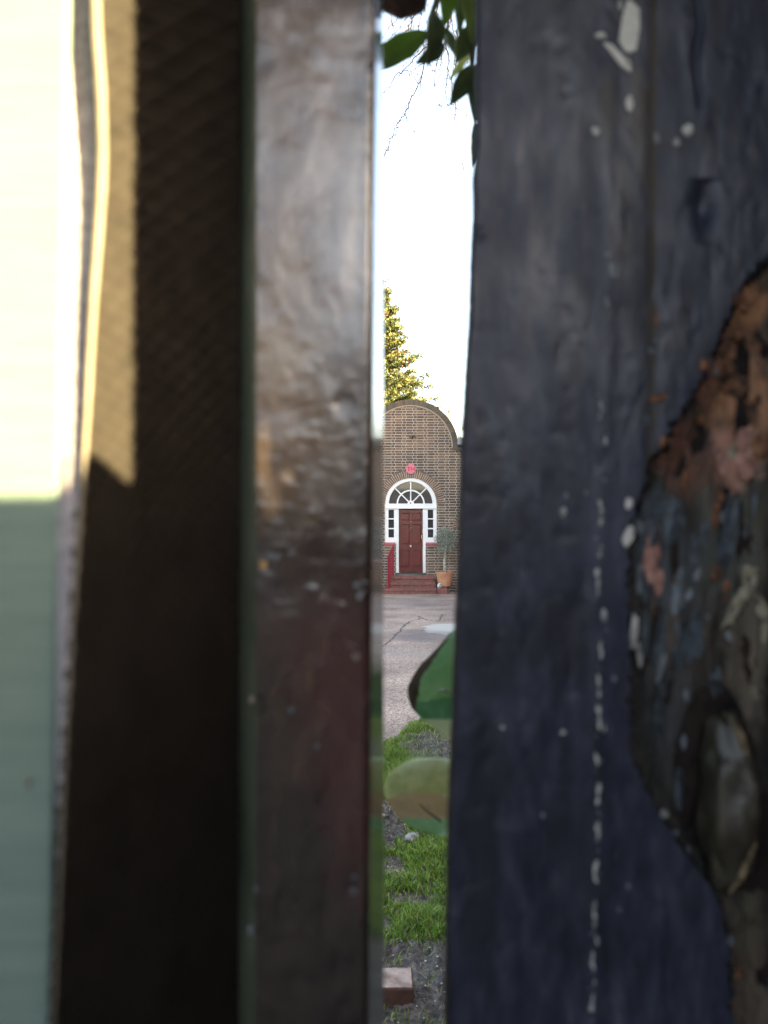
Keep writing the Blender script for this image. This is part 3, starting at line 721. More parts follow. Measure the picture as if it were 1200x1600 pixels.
m_tw = mat('pale_twig', c2((.06,.045,.02), .8), 5, .8); m_yl = [mat('catkin_gold', c2((.11,.085,.010), .85), 5, .6, translucent=.4), mat('catkin_lime', c2((.075,.07,.010), .85), 5, .6, translucent=.4)]
twig_tree((3.7, 44, 0), 12.0, 3, 'sunlit pale yellow twiggy tree behind the right shoulder of the gable', 'twiggy_tree', .6, m_tw, m_yl, 16, .07, levels=5)
twig_tree((7.6, 60, 0), 16.5, 5, 'second hazy yellow twiggy tree farther back right of the gable', 'twiggy_tree', .6, m_tw, m_yl, 16, .07, levels=5)

# overhanging bare branch with buds, hanging from a tree to the right of the drive
m_bud = [mat('bud_orange', c2((.42,.20,.08), .8), 20, .6, translucent=.3), mat('bud_rose', c2((.32,.15,.10), .8), 20, .6)]
m_tw2 = mat('brown_twig', c2((.13,.085,.06), .7), 20, .8)
random.seed(21)
YT = 7.0
bt = thing('bare_tree', 'bare budding tree whose thin twigs hang into the top of the gap', 'tree', (3.4, YT, 0))
w = MB(); lf = MB()
top = at(742, -60, YT)
w.tube([(3.4, YT, 0), (3.3, YT+.1, 2.5), (2.9, YT, 4.6), (2.1, YT, 6.0), (top.x+.1, YT, top.z+.35), at(690, -40, YT), at(640, -10, YT)], [.13,.11,.085,.06,.03,.016,.008], 8)
w.tube([(2.9, YT, 4.6), (3.6, YT+.5, 6.4), (3.4, YT+1, 8)], [.07,.04,.01], 7)
w.tube([(2.1, YT, 6.0), at(735, -20, YT), at(728, 60, YT)], [.03,.014,.007], 6)
def twig(pts, r=.006, bud=.5, side=True):
    P = [at(a, b, YT + random.uniform(-.12,.12)) for a, b in pts]; fine = []
    for a, b in zip(P, P[1:]):
        for i in range(4): fine.append(a.lerp(b, i/4)+Vector((random.gauss(0,.005), random.gauss(0,.02), random.gauss(0,.004))))
    fine.append(P[-1]); n = len(fine)
    w.tube(fine, [lerp(r, r*.45, i/n) for i in range(n)], 5, caps=False)
    for q in fine:
        if random.random() < bud:
            leafcloud(lf, q, .012, random.choice((1, 2, 3)), .011, [0, 1], 1.5)
        if side and random.random() < .32:
            d = Vector((random.gauss(0,1), random.gauss(0,.4), random.gauss(-.6,.6))).normalized()*random.uniform(.05,.16)
            e = q+d*.5+Vector((0,0,.01)); w.tube([q, e, q+d], [r*.55, r*.45, r*.3], 4, caps=False)
            if random.random() < .6: leafcloud(lf, q+d, .012, 2, .011, [0, 1], 1.5)
twig([(690,-30),(670,60),(661,113),(652,136),(639,163),(633,178),(623,189),(615,207),(607,228),(600,244),(594,262)], .007, .5)
twig([(668,70),(647,94),(630,110),(616,123),(601,144),(590,150)], .006, .3)
twig([(605,-20),(615,45),(622,80)], .004, .4); twig([(640,-10),(618,30),(598,60)], .005, .4); twig([(655,-10),(645,20),(618,50),(600,70)], .004, .5)
twig([(690,-20),(700,30),(696,60),(702,95),(700,115)], .007, .95); twig([(705,-10),(700,40),(690,85),(688,118)], .006, .95); twig([(700,10),(712,60),(708,110)], .005, .9)
twig([(684,90),(679,120),(678,148)], .004, .5); twig([(700,110),(695,140),(700,165)], .005, .9); twig([(712,95),(705,130),(712,170),(709,190)], .006, .7)
twig([(633,178),(640,195),(655,215)], .004, .5); twig([(648,205),(676,210)], .002, .4, False); twig([(675,225),(672,262)], .003, .3, False); twig([(722,255),(731,275)], .004, .4, False)
twig([(650,0),(648,20),(640,40),(632,55)], .006, .95); twig([(655,10),(640,45),(652,70)], .004, .9); twig([(680,150),(690,165),(680,170)], .003, .7)
for _ in range(26):
    a = random.uniform(640, 725); b = random.uniform(-20, 60); twig([(a, b), (a+random.uniform(-12,12), b+random.uniform(20,45)), (a+random.uniform(-20,20), b+random.uniform(40,90))], random.uniform(.002,.004), .8)
w.build('trunk', m_tw2, bt, smooth=True); lf.build('bud', m_bud, bt)

# ================================================================ PLANTS JUST BEHIND THE GATE
def leaf_mesh(g, base, tip, side, width, curl=0.0, fold=.25, m=0, prof=None, nu=14, nv=6, mid=.04, thick=.0006, droop=0.0):
    base, tip = Vector(base), Vector(tip); ax = tip-base; L = ax.length; d = ax.normalized(); side = (Vector(side)-d*Vector(side).dot(d)).normalized(); nrm = d.cross(side)
    prof = prof or [(0,.02),(.12,.55),(.35,1),(.6,.92),(.82,.5),(1,.0)]
    for lay in (0, 1):
        i0 = len(g.v)
        for a in range(nu+1):
            t = a/nu; hw = interp(prof, t)*width
            for b in range(-nv, nv+1):
                s = b/nv; q = base+d*(L*t)+side*(hw*s)+nrm*(abs(s)*hw*fold - curl*L*(t-.5)**2 + .03*hw*sin(t*17)*abs(s) + droop*t*t*L)
                g.v.append(tuple(q+nrm*(thick*lay)))
        w = 2*nv+1
        for a in range(nu):
            for b in range(2*nv):
                k = i0+a*w+b; f = (k, k+1, k+w+1, k+w); g.f.append(f if lay == 0 else f[::-1]); g.m.append(m)
m_lf = mat('glossy_leaf', [(.3,(.17,.26,.065)),(.7,(.26,.36,.11))], 40, .35, .2, 120, translucent=.5, stretch=(1,1,1))
m_lf2 = mat('leaf_blue_green', [(.3,(.10,.15,.07)),(.7,(.20,.25,.12))], 40, .3, .2, 120, translucent=.45)
m_lo = mat('leaf_olive', [(.35,(.46,.51,.22)),(.6,(.60,.62,.32)),(.75,(.60,.56,.30))], 90, .5, .15, 120, translucent=.5)
m_lb = mat('leaf_brown_edge', [(.3,(.10,.075,.045)),(.7,(.16,.12,.08))], 50, .6, translucent=.45)
m_lg = mat('leaf_mid_green', [(.35,(.27,.50,.25)),(.7,(.44,.62,.36))], 90, .32, .15, 120, translucent=.5)
m_lt = mat('leaf_tan', [(.3,(.50,.40,.24)),(.6,(.60,.47,.27)),(.8,(.68,.42,.18))], 30, .6, translucent=.45)
m_stem = mat('vine_stem', c2((.07,.045,.03), .6), 60, .8, .5, 100)
YL = .62
m_fcl = mat('leaf_highlight', c2((.50,.47,.38), .8), 60, .6, translucent=.3)
iv = thing('climbing_plant', 'green climber with two large curled leaves behind the gate edge', 'plant', at(760, 1200, YL))
q = MB(); q.tube([(.10, YL+.01, 0), (.085, YL, .6), (.082, YL+.01, 1.05), tuple(at(762, 1230, YL)), tuple(at(752, 1080, YL)), tuple(at(770, 800, YL))], [.007,.006,.005,.0045,.004,.003], 8)
q.tube([tuple(at(762,1230,YL)), tuple(at(735,1226,YL+.01)), tuple(at(712,1218,YL))], [.002,.0018,.0016], 6); q.tube([tuple(at(752,1080,YL)), tuple(at(735,1085,YL+.01)), tuple(at(720,1082,YL))], [.002,.0018,.0016], 6)
q.build('stem', m_stem, iv, smooth=True)
def outline_leaf(rows_, Y, name, m, parent, bulge=.01, mcount=60, tilt=0, mats=None, mfun=None):
    # rows_: (py, px_left, px_right); a curved blade with real thickness
    g = MB(); nu, nv = 64, mcount
    y0, y1 = rows_[0][0], rows_[-1][0]; L = [(r[0], r[1]) for r in rows_]; R = [(r[0], r[2]) for r in rows_]
    def sm(tab, y):
        return (interp(tab, y-4)+interp(tab, y)*2+interp(tab, y+4))/4
    for lay in (0, 1):
        i0 = len(g.v)
        for a in range(nu+1):
            py = lerp(y0, y1, .5-.5*cos(pi*a/nu)); l_, r_ = sm(L, py), sm(R, py)
            for b in range(nv+1):
                s = b/nv; px = lerp(l_, r_, s)+1.6*N(py*.06, Y*90, 2)*(1-s); t = a/nu
                Yq = Y-tilt*(t-.5)+bulge*((s-.35)**2*1.6+(t-.5)**2*1.2)+.0006*N(px*.05, py*.05)+lay*.0005
                g.v.append(tuple(at(px, py, Yq)))
        for a in range(nu):
            for b in range(nv):
                k = i0+a*(nv+1)+b; f = (k, k+nv+1, k+nv+2, k+1); g.f.append(f if lay == 0 else f[::-1])
                cx = lerp(y0, y1, .5-.5*cos(pi*(a+.5)/nu)); lx, rx = sm(L, cx), sm(R, cx)
                g.m.append(mfun(lerp(lx, rx, (b+.5)/nv), cx, (b+.5)/nv) if mfun else 0)
    return g.build(name, mats or m, parent, smooth=True)
# upper leaf: rolled brown edge, green blade, pale lower lobe
outline_leaf([(972,722,730),(985,707,760),(1000,693,780),(1015,681,790),(1030,665,795),(1045,652,800),(1060,642,800),(1075,637,800),(1085,636,795),(1095,638,790),(1105,643,780),(1115,650,770),(1124,662,755)],
    YL+.004, 'leaf', None, iv, .02, 64, .03, [m_lb, m_lg, mat('leaf_teal_green', c2((.20,.42,.24), .85), 30, .35, translucent=.5)], lambda px, py, s: 0 if (py > 990 and px < interp([(972,722),(1000,698),(1015,688),(1030,678),(1060,657),(1095,651),(1118,650)], py)) else (2 if py > 1100 - 26*s else 1))
outline_leaf([(1096,690,800),(1104,672,800),(1114,660,800),(1122,661,800),(1132,672,790),(1142,684,780),(1152,696,770),(1160,712,750)],
    YL+.018, 'leaf', mat('leaf_pale_lobe', [(.3,(.58,.60,.44)),(.7,(.66,.68,.52))], 25, .5, translucent=.5), iv, .01, 30, .01)
# lower round leaf in three tones
def low_f(px, py, s):
    if py > 1278+ (s-.5)**2*10: return 2
    if py > interp([(600,1250),(630,1240),(650,1238),(680,1240),(706,1248)], px): return 1
    return 0
outline_leaf([(1184,655,690),(1190,634,715),(1198,620,745),(1208,609,765),(1220,603,775),(1232,600,780),(1245,602,780),(1256,607,778),(1266,614,775),(1276,622,768),(1286,632,758),(1294,645,745),(1302,668,730),(1306,690,715)],
    YL-.02, 'leaf', None, iv, .012, 64, .05, [m_lo, m_lt, m_lg], low_f)
g = MB(); g.tube([tuple(at(684,1080,.6115)), tuple(at(694,1078,.611)), tuple(at(706,1084,.611))], [.0006,.0016,.0008], 6); g.build('pale_fleck', m_fcl, iv)  # highlight on the upper leaf, painted as a pale raised fleck
g = MB()
g.tube([tuple(at(655,1256,.5945)), tuple(at(668,1268,.5895)), tuple(at(690,1284,.5845))], [.0004,.0007,.0008], 6); g.build('leaf_vein', m_lb, iv)
# top laurel leaves
lb = thing('laurel_branch', 'leafy evergreen branch drooping into the top of the gap', 'branch', at(720, -80, .60))
q = MB(); q.tube([tuple(at(900,-500,.66)), tuple(at(800,-260,.64)), tuple(at(745,-90,.62)), tuple(at(738,40,.61)), tuple(at(736,120,.61))], [.006,.0045,.0035,.0028,.0016], 8)
q.tube([tuple(at(745,-90,.62)), tuple(at(690,-20,.60)), tuple(at(672,30,.60)), tuple(at(668,60,.60))], [.003,.0026,.0022,.0016], 8)
q.build('stem', mat('green_stem', c2((.13,.13,.06), .7), 60, .6), lb, smooth=True)
def tleaf(a, b, w, m, Y=.60, side=(0,1,.2), fold=.3, curl=.1, yb=.0, prof=None):
    g = MB(); A = at(a[0], a[1], Y); B = at(b[0], b[1], Y+yb); d = (B-A).normalized(); perp = Vector((-d.z, 0, d.x))
    sd = (perp*cos(side)+Vector((0,1,0))*sin(side)) if not isinstance(side, tuple) else Vector(side)
    leaf_mesh(g, A, B, sd, w, curl, fold, prof=prof); g.build('leaf', m, lb, smooth=True)
tleaf((672,48), (560,118), .0105, m_lf, .60, .15, .25, .12)
tleaf((683,15), (670,104), .0078, m_lf2, .59, .5, .5, .3)
tleaf((698,68), (650,100), .0060, m_lf2, .60, .6, .5, .5)
tleaf((690,40), (712,88), .0060, m_lf2, .62, .4, .3, .1)
tleaf((738,40), (712,98), .0085, m_lf2, .61, .35, .4, .2)
tleaf((742,100), (703,165), .0080, m_lf2, .60, .3, .3, .2)
tleaf((748,95), (742,190), .0100, m_lf2, .61, .3, .3, .2)
tleaf((735,-60), (738,70), .0120, m_lf, .60, .4, .3, .1)
tleaf((700,-60), (694,45), .0100, m_lf, .61, .6, .3, .1)
tleaf((650,-60), (665,20), .0060, m_lf2, .62, .9, .3, .1)
tleaf((715,-40), (718,60), .0060, m_lf2, .63, .5, .3, .1)
tleaf((742,190), (738,262), .0045, m_lf2, .63, .6, .3, .1)
tleaf((745,60), (700,128), .0040, m_lo, .64, .9, .3, .1)
# dark knobbly stub beside the post
q = MB(); q.tube([tuple(at(560,-30,.50)), tuple(at(600,-6,.50)), tuple(at(628,4,.50)), tuple(at(650,0,.50)), tuple(at(662,-20,.50)), tuple(at(672,-90,.52))], [.009,.0085,.010,.009,.007,.007], 12)
o = q.build('cut_branch', mat('dark_bark', [(.3,(.03,.018,.015)),(.7,(.10,.06,.05))], 60, .8, .8, 90), smooth=True); tag(o, 'dark thick woody branch crossing the very top of the gap', 'branch')
# ================================================================ NEAR: GATE, POST, STRIP, PANEL
def vmap(m):  # tiny helper for readability
    return m
m_navy = mat('navy_gloss_paint', [(.32,(.0045,.0066,.0155)),(.48,(.0105,.0150,.0320)),(.60,(.0215,.0275,.049)),(.72,(.048,.056,.078))], 75, .40, .45, 260, stretch=(1.6,1.6,.5), rough2=.58, bdist=.0006, spec=.40)
m_rot = mat('rotten_wood', [(.34,(.003,.0026,.002)),(.47,(.014,.012,.010)),(.58,(.034,.027,.022)),(.70,(.11,.08,.058))], 55, .85, 1.0, 110, stretch=(1.6,1.6,.35), bdist=.003)
m_black = mat('dark_wood_and_shade', [(.3,(.008,.007,.008)),(.7,(.03,.022,.02))], 40, .8, .5, 120, spec=.05)
m_worn = mat('worn_brown_seam', [(.3,(.012,.010,.009)),(.7,(.040,.032,.026))], 60, .7, .4, 120, stretch=(1,1,.3), bdist=.001)
BY = .35
_G = (.040,.046,.074); _D = (.004,.006,.014)
blotches(m_navy, [near_blotch(a, b, w, h, BY, c, t) for a, b, w, h, c, t in ((800,350,120,420,_G,.45),(900,150,150,260,_G,.22),(960,650,60,300,_G,.30),(930,860,70,120,_G,.30),(1060,250,60,260,_G,.22),
    (800,640,60,160,_G,.3),(880,980,60,110,_D,.8),(770,1020,60,60,_D,.6),(760,820,40,160,_D,.5),(900,1350,90,200,_D,.4),(755,1300,40,300,_D,.6),(610+380,420,30,200,_D,.5),(1000,180,20,120,(.05,.042,.032),.6),(946,165,22,70,(.06,.055,.045),.6))], 60, .8, 8)
edge_tab = [(-600,752),(0,746),(230,745),(260,741),(330,741),(372,738),(500,734),(650,724),(800,719),(950,714),(1150,707),(1300,701),(1600,696),(2400,680)]
brk = [(1420,330),(1205,398),(1165,440),(1136,500),(1110,565),(1085,620),(1058,655),(1040,690),(1015,725),(1003,775),(993,830),(985,880),(984,950),(990,1010),(986,1080),(988,1180),(1012,1235),(1045,1290),(1070,1330),(1105,1375),(1132,1420),(1142,1500),(1148,1620),(1160,1750),(1420,1800)]
def dist_edge(poly, x, y):
    m = 1e9
    for a, b in zip(poly, poly[1:]):
        ex, ey = b[0]-a[0], b[1]-a[1]; t = max(0, min(1, ((x-a[0])*ex+(y-a[1])*ey)/(ex*ex+ey*ey))); m = min(m, (x-a[0]-t*ex)**2+(y-a[1]-t*ey)**2)
    return sqrt(m)
def surf(px, py):
    """depth offset of the painted board face (+ is away from the camera) and material"""
    n = .0005*N(px*.012, py*.003, 1)+.00018*N(px*.06, py*.02, 7)
    ridge = -.0006*math.exp(-((px-938+(py-1000)*.012)/15)**2)
    y = n+ridge; m = 0
    if py < 1000:
        gx = px-1020-3*N(py*.01, 4)+ (py-500)*.006; f_ = min(1, (1000-py)/250)
        y += .0009*f_*math.exp(-(gx/11)**2)
        if abs(gx) < 7+5*N(py*.03, 8) and f_ > .4: m = 3
    if py > 280 and py < 380: y += .0035*math.exp(-(((px-1102)/16)**2+((py-(318))/42)**2))*1.6
    y += .0025*math.exp(-((px-(1092+3*sin(py*.05)))/5)**2)*(1 if py < 130 else max(0, 1-(py-130)/60))
    if 325 < py < 378 : y -= .0016*math.exp(-((px-752)/9)**2)*math.exp(-((py-365)/10)**2)
    for (kx_, ky_, kr) in ((850,1225,12),(825,1180,9),(760,1190,10),(890,960,22),(868,1010,16),(760,440,16),(935,310,20),(1035,1000,14)):
        y += .0005*math.exp(-(((px-kx_)/kr)**2+((py-ky_)/(kr*1.6))**2))
    y += .0004*max(0, N(px*.03, py*.02, 33))**1.5*2
    jx = 6*N(px*.03, py*.03, 5)+7*N(px*.11, py*.09, 15)
    if inside(brk, px+jx, py+jx):
        d = dist_edge(brk, px+jx, py+jx); m = 1
        y = min(.009, .0035+d*.00012)+.0028*N(px*.02, py*.008, 17, 5)+.0014*N(px*.08, py*.02, 27)
        if d < 4.5+5*N(px*.05, py*.05, 6)+(4 if py < 900 else 0): m = 2  # dark lip along the break: its shadow painted as colour
        k = ((px-1130)/52)**2+((py-1245)/135)**2
        if k < 1.6: y += .007*math.exp(-k*.8)
        k = ((px-1200)/60)**2+((py-1330)/60)**2
        y += .012*math.exp(-k)
    return y, m
gate = thing('wooden_gate', 'old navy black painted wooden gate with flaking rotten patch', 'gate', (.16, BY, 0))
def board(pxa, pxb, nx, left_edge=None, th=.010):
    g = MB(); rows_ = []
    py = -700.0
    while py < 2300: 
        rows_.append(py); py += 3.2 if -20 < py < 1620 else 25
    zb = .05
    n = nx
    tabs = []
    for py in rows_:
        l_ = left_edge(py) if left_edge else pxa
        i0 = len(g.v)
        # left return: back corner, front corner rounded
        z_ = at(l_, py, BY).z
        fx = at(l_, py, BY).x
        g.v.append((fx, BY+th, z_)); g.v.append((fx+.0002, BY+.004, z_)); g.v.append((fx+.0006, BY+.0008, z_))
        for i in range(n+1):
            px = lerp(l_+3.5, pxb, i/n); dy, m = surf(px, py); p_ = at(px, py, BY); 
            g.v.append((p_.x, BY+dy, z_)); 
        e = at(pxb, py, BY).x; g.v.append((e+.0004, BY+.003, z_)); g.v.append((e+.0004, BY+th, z_))
        tabs.append(i0)
    w = n+6
    for (r, i0), i1 in zip(enumerate(tabs), tabs[1:]):
        for k in range(w-1):
            m = 0
            if 3 <= k < 3+n:
                px = lerp((left_edge(rows_[r]) if left_edge else pxa)+7, pxb, (k-3+.5)/n); m = surf(px, rows_[r])[1]
            elif k < 3: m = 2
            g.f.append((i0+k, i1+k, i1+k+1, i0+k+1)); g.m.append(m)
        g.f.append((i0+w-1, i1+w-1, i1, i0)); g.m.append(2)
    g.f.append(tuple(tabs[0]+k for k in range(w))); g.f.append(tuple(tabs[-1]+w-1-k for k in range(w))); g.m += [2, 2]
    o = g.build('board', [m_navy, m_rot, m_black, m_worn], gate, smooth=False)
    for p in o.data.polygons: p.use_smooth = p.material_index != 2
    return o
board(700, 1335, 190, lambda y: interp(edge_tab, y)+1.2*N(y*.02, 3)+.5*N(y*.08, 1))
g = MB(); g.box((.235, BY, 0), (.245, BY+.02, 2.2))
# lower and upper ends of the boards, ledges and further boards
for (xa, xb) in ((.028, .122), (.124, .214), (.216, .246)):
    pass
g = MB(); g.box((.05, BY+.024, 1.86), (.246, BY+.06, 1.96)); g.build('rail', m_navy, gate, bevel=.003)
g = MB(); g.box((.05, BY+.024, .55), (.246, BY+.06, .65)); g.build('rail', m_navy, gate, bevel=.003)
g = MB(); g.box((.105, BY+.0225, .3), (.246, BY+.036, 1.85)); g.build('backing_board', m_black, gate)
blotches(m_rot, [near_blotch(a, b, w, h, BY, c, t) for a, b, w, h, c, t in ((1170,470,60,60,(.36,.16,.075),.6),(1120,570,50,110,(.16,.06,.03),.5),(1180,620,60,110,(.42,.20,.11),.555),(1165,715,50,60,(.52,.26,.20),.6),(1060,690,50,60,(.12,.04,.025),.6),(1100,730,70,60,(.10,.045,.03),.6),
    (1150,850,60,120,(.055,.065,.06),.6),(1190,820,30,300,(.075,.070,.052),.45),(1180,1040,50,140,(.12,.10,.075),.45),(1040,850,50,110,(.05,.07,.09),.6),(1075,920,50,110,(.045,.055,.065),.5),(1060,1120,60,130,(.025,.030,.036),.7),(1185,1540,60,150,(.085,.062,.042),.5),(1180,1450,40,60,(.05,.045,.03),.7))], 70, .9, 8)
# paint flecks
m_fw = mat('bare_pale_paint', [(.38,(.10,.105,.11)),(.50,(.30,.31,.30)),(.66,(.46,.47,.45))], 260, .7); m_fg = mat('grey_blue_paint', c2((.13,.155,.185), .6), 200, .6)
m_fo = mat('orange_primer', [(.38,(.03,.018,.012)),(.52,(.15,.060,.030)),(.68,(.27,.13,.075))], 210, .8, .6, 300); m_fp = mat('pink_primer', [(.36,(.08,.04,.035)),(.5,(.27,.13,.11)),(.68,(.38,.22,.19))], 200, .8)
m_fc = mat('cream_paint', [(.36,(.06,.05,.04)),(.5,(.20,.18,.135)),(.68,(.32,.29,.23))], 200, .7); m_fb = mat('slate_blue_paint', [(.36,(.010,.014,.020)),(.66,(.055,.080,.105))], 160, .6)
def fleck(cx, cy, w, h, m, rot=0, seed=0, lift=.0005, name='paint_fleck', par=None, base=None, k=9, Yb=None):
    g = MB(); out = []
    for i in range(k):
        a = 2*pi*i/k; r = 1+.5*N(cos(a)*1.7+seed*3.1, sin(a)*1.7, seed*1.7)
        u, v = w/2*r*cos(a), h/2*r*sin(a); out.append((cx+u*cos(rot)-v*sin(rot), cy+u*sin(rot)+v*cos(rot)))
    P = []
    for (a, b) in out+[(cx, cy)]:
        y = (Yb if Yb is not None else BY+surf(a, b)[0]); P.append(at(a, b, y-lift))
    c = P.pop()
    n = len(P); Q = [p_+Vector((0, lift+.0012, 0)) for p_ in P]
    i = len(g.v); g.v += [tuple(p_) for p_ in P]+[tuple(p_) for p_ in Q]+[tuple(c-Vector((0, lift*.6, 0)))]
    for j in range(n): g.f.append((i+2*n, i+(j+1)%n, i+j)); g.f.append((i+j, i+(j+1)%n, i+n+(j+1)%n, i+n+j)); g.m += [0, 0]
    g.build(name, m, par or gate, recalc=True)
random.seed(4)
m_fs = mat('thick_pale_paint', [(.35,(.38,.38,.37)),(.65,(.52,.52,.50))], 120, .6)
dash = [(940,640,6,26),(946,690,6,12),(938,800,8,40),(935,908,9,44),(943,962,10,22),(940,1015,6,30),(937,1072,9,34),(936,1118,9,38),(934,1186,8,24),(934,1242,10,34),(933,1300,9,32),(931,1362,11,38),(929,1430,8,42),(927,1500,7,26),(925,1568,8,30),(946,1138,5,9),(928,1535,4,8),(932,1470,4,16),(938,862,7,20)]
for k, (a, b, c, d) in enumerate(dash):
    nn_ = max(1, int(d/13))
    for q_ in range(nn_):
        fleck(a+random.uniform(-1.6,1.6), b+((q_+.5)/nn_-.5)*d, c*random.uniform(.45,.95), d/nn_*random.uniform(.8,1.25), m_fw, random.uniform(-.25,.25), k*7+q_+1, .0003)
    for q_ in range(2): fleck(a+random.uniform(-6,6), b+random.uniform(-1.1,1.1)*d, random.uniform(2,3.5), random.uniform(3,6), m_fg, 0, k*3+q_+50, .0003)
big = [(985,45,28,92,m_fs,.08),(966,86,13,66,m_fs,-.75),(940,55,18,10,m_fw,.3),(978,98,16,20,m_fw,0),(984,162,12,22,m_fs,0),(932,205,12,14,m_fw,0),(1074,202,20,18,m_fw,-.5),(1057,222,12,14,m_fw,0),(1026,215,8,20,m_fg,0),
       (958,420,16,28,m_fg,-.4),(950,400,8,14,m_fg,0),(948,470,7,18,m_fg,0),(880,800,10,16,m_fw,.2),(884,775,7,10,m_fw,0),(983,786,12,16,m_fs,0),(982,838,15,30,m_fs,.3),(941,640,7,14,m_fg,0),(960,1060,6,9,m_fg,0),(880,1145,7,8,m_fw,0),
       (915,770,5,8,m_fg,0),(1030,622,24,14,m_fo,-.3),(848,1275,6,8,m_fg,0),(982,1385,6,8,m_fg,0),(968,1422,5,7,m_fg,0),(1038,1273,14,12,m_fw,.6),(1055,1302,10,10,m_fg,.4),(1076,1330,9,12,m_fg,0),(945,750,6,7,m_fg,0),
       (970,8,10,14,m_fw,0),(992,985,11,60,m_fs,.05),(1000,1020,8,40,m_fw,-.1),(785,1137,6,6,m_fw,0),(1142,1470,10,16,m_fg,0),(1157,1520,14,22,m_fo,0)]
for k, (a, b, c, d, m, r) in enumerate(big): fleck(a, b, c, d, m, r, k+100, .0006)
# flakes in the rotten patch
fl = [(1165,470,34,38,m_fo,.3),(1178,540,22,30,m_fo,0),(1134,545,14,22,m_fo,.2),(1128,575,18,28,m_fo,.2),(1100,570,14,24,m_fo,.4),(1152,600,40,40,m_fo,0),(1185,640,34,60,m_fo,.2),(1160,690,22,50,m_fp,.3),(1128,712,16,52,m_fp,0),(1163,728,36,52,m_fp,.1),(1190,702,30,50,m_fo,0),
      (1143,705,18,24,m_fc,0),(1038,690,14,18,m_fo,.2),(1096,655,12,18,m_fo,0),(1072,748,14,28,m_fo,.1),(1085,735,10,24,m_fo,0),(1020,865,24,90,m_fp,.05),(1028,905,18,50,m_fp,.0),(1050,815,20,70,m_fb,.1),(1022,830,16,60,m_fb,0),(1062,800,10,60,m_fb,-.3),(1100,835,14,50,m_fb,0),
      (1060,925,20,70,m_fg,.15),(1082,915,12,60,m_fg,.4),(1086,860,16,60,m_fb,0),(1010,925,9,54,m_fb,0),(1120,895,18,26,m_fo,.2),(1135,915,14,20,m_fo,.2),(1155,940,16,110,m_fc,.55),(1185,940,16,90,m_fc,-.5),(1170,895,30,26,m_fc,0),(1195,985,12,60,m_fc,.1),
      (1032,1000,26,90,m_fb,.1),(1010,985,12,70,m_fb,0),(1060,1010,16,80,m_fb,0),(1085,1000,30,90,m_fb,.1),(1050,990,14,60,m_fo,.3),(1035,1040,10,60,m_fg,.3),(1118,1060,20,60,m_fb,0),(1062,1235,13,72,m_fb,0),(1070,1160,12,24,m_fg,0),(1028,1120,12,60,m_fb,0),
      (1178,1085,14,20,m_fc,0),(1140,830,28,120,m_fb,.15),(1170,800,22,90,m_fb,.1),(1120,800,12,60,m_fo,.1),(1150,1000,20,70,m_rot,.2),(1185,1180,18,110,m_fb,-.15),(1172,1230,14,150,m_fc,-.12),(1165,1330,12,100,m_fc,.2),(1152,1120,24,20,m_fg,0),(1110,1325,9,14,m_fg,0),(1000,905,8,60,m_fg,0)]
for k, (a, b, c, d, m, r) in enumerate(fl): fleck(a, b, c, d, m, r, k+300, .0008, 'paint_flake', k=11)
for k in range(90):
    a = random.uniform(990, 1198); b = random.uniform(430, 1560)
    if surf(a, b)[1] == 0: continue
    m = random.choice([m_fo, m_fb, m_rot, m_fo, m_fg]) if b < 1100 else random.choice([m_rot, m_fb, m_rot, m_rot])
    fleck(a, b, random.uniform(4, 12), random.uniform(6, 26), m, random.uniform(-.4,.4), k+700, .0006, 'paint_flake', k=7)
q = MB(); q.tube([tuple(at(a, b, BY-.0075)) for a, b in ((1140,1118),(1158,1150),(1170,1205),(1177,1260),(1174,1320),(1160,1365),(1140,1395))], [.0008,.0018,.0023,.0026,.0022,.0016,.0006], 8)
q.build('knob_rim', mat('tan_rim', [(.34,(.05,.035,.022)),(.5,(.17,.125,.075)),(.68,(.30,.24,.16))], 160, .7, .6, 260), gate, smooth=True)  # tan rim; its pale colour paints the lit edge of the knob
g = MB(); c_ = at(1126, 1250, BY+.002); n1, n2 = 22, 30
for a in range(n1+1):
    for b in range(n2):
        th = pi*a/n1; ph = 2*pi*b/n2; d = Vector((sin(th)*cos(ph), sin(th)*sin(ph), cos(th))); k = 1+.22*N(d.x*2, d.y*2, d.z*2+3)+.05*N(d.x*9, d.y*9, d.z*9)
        g.v.append((c_.x+d.x*.0128*k+.003*(1-d.z**2), c_.y+d.y*.0155*k, c_.z+d.z*.037*k))
for a in range(n1):
    for b in range(n2): g.f.append((a*n2+b, (a+1)*n2+b, (a+1)*n2+(b+1)%n2, a*n2+(b+1)%n2)); g.m.append(0)
g.build('knob', mat('grey_olive_knot', [(.3,(.008,.0075,.006)),(.55,(.026,.024,.018)),(.72,(.075,.068,.052))], 70, .42, .7, 110, stretch=(1,1,.4), bdist=.002), gate, smooth=True)
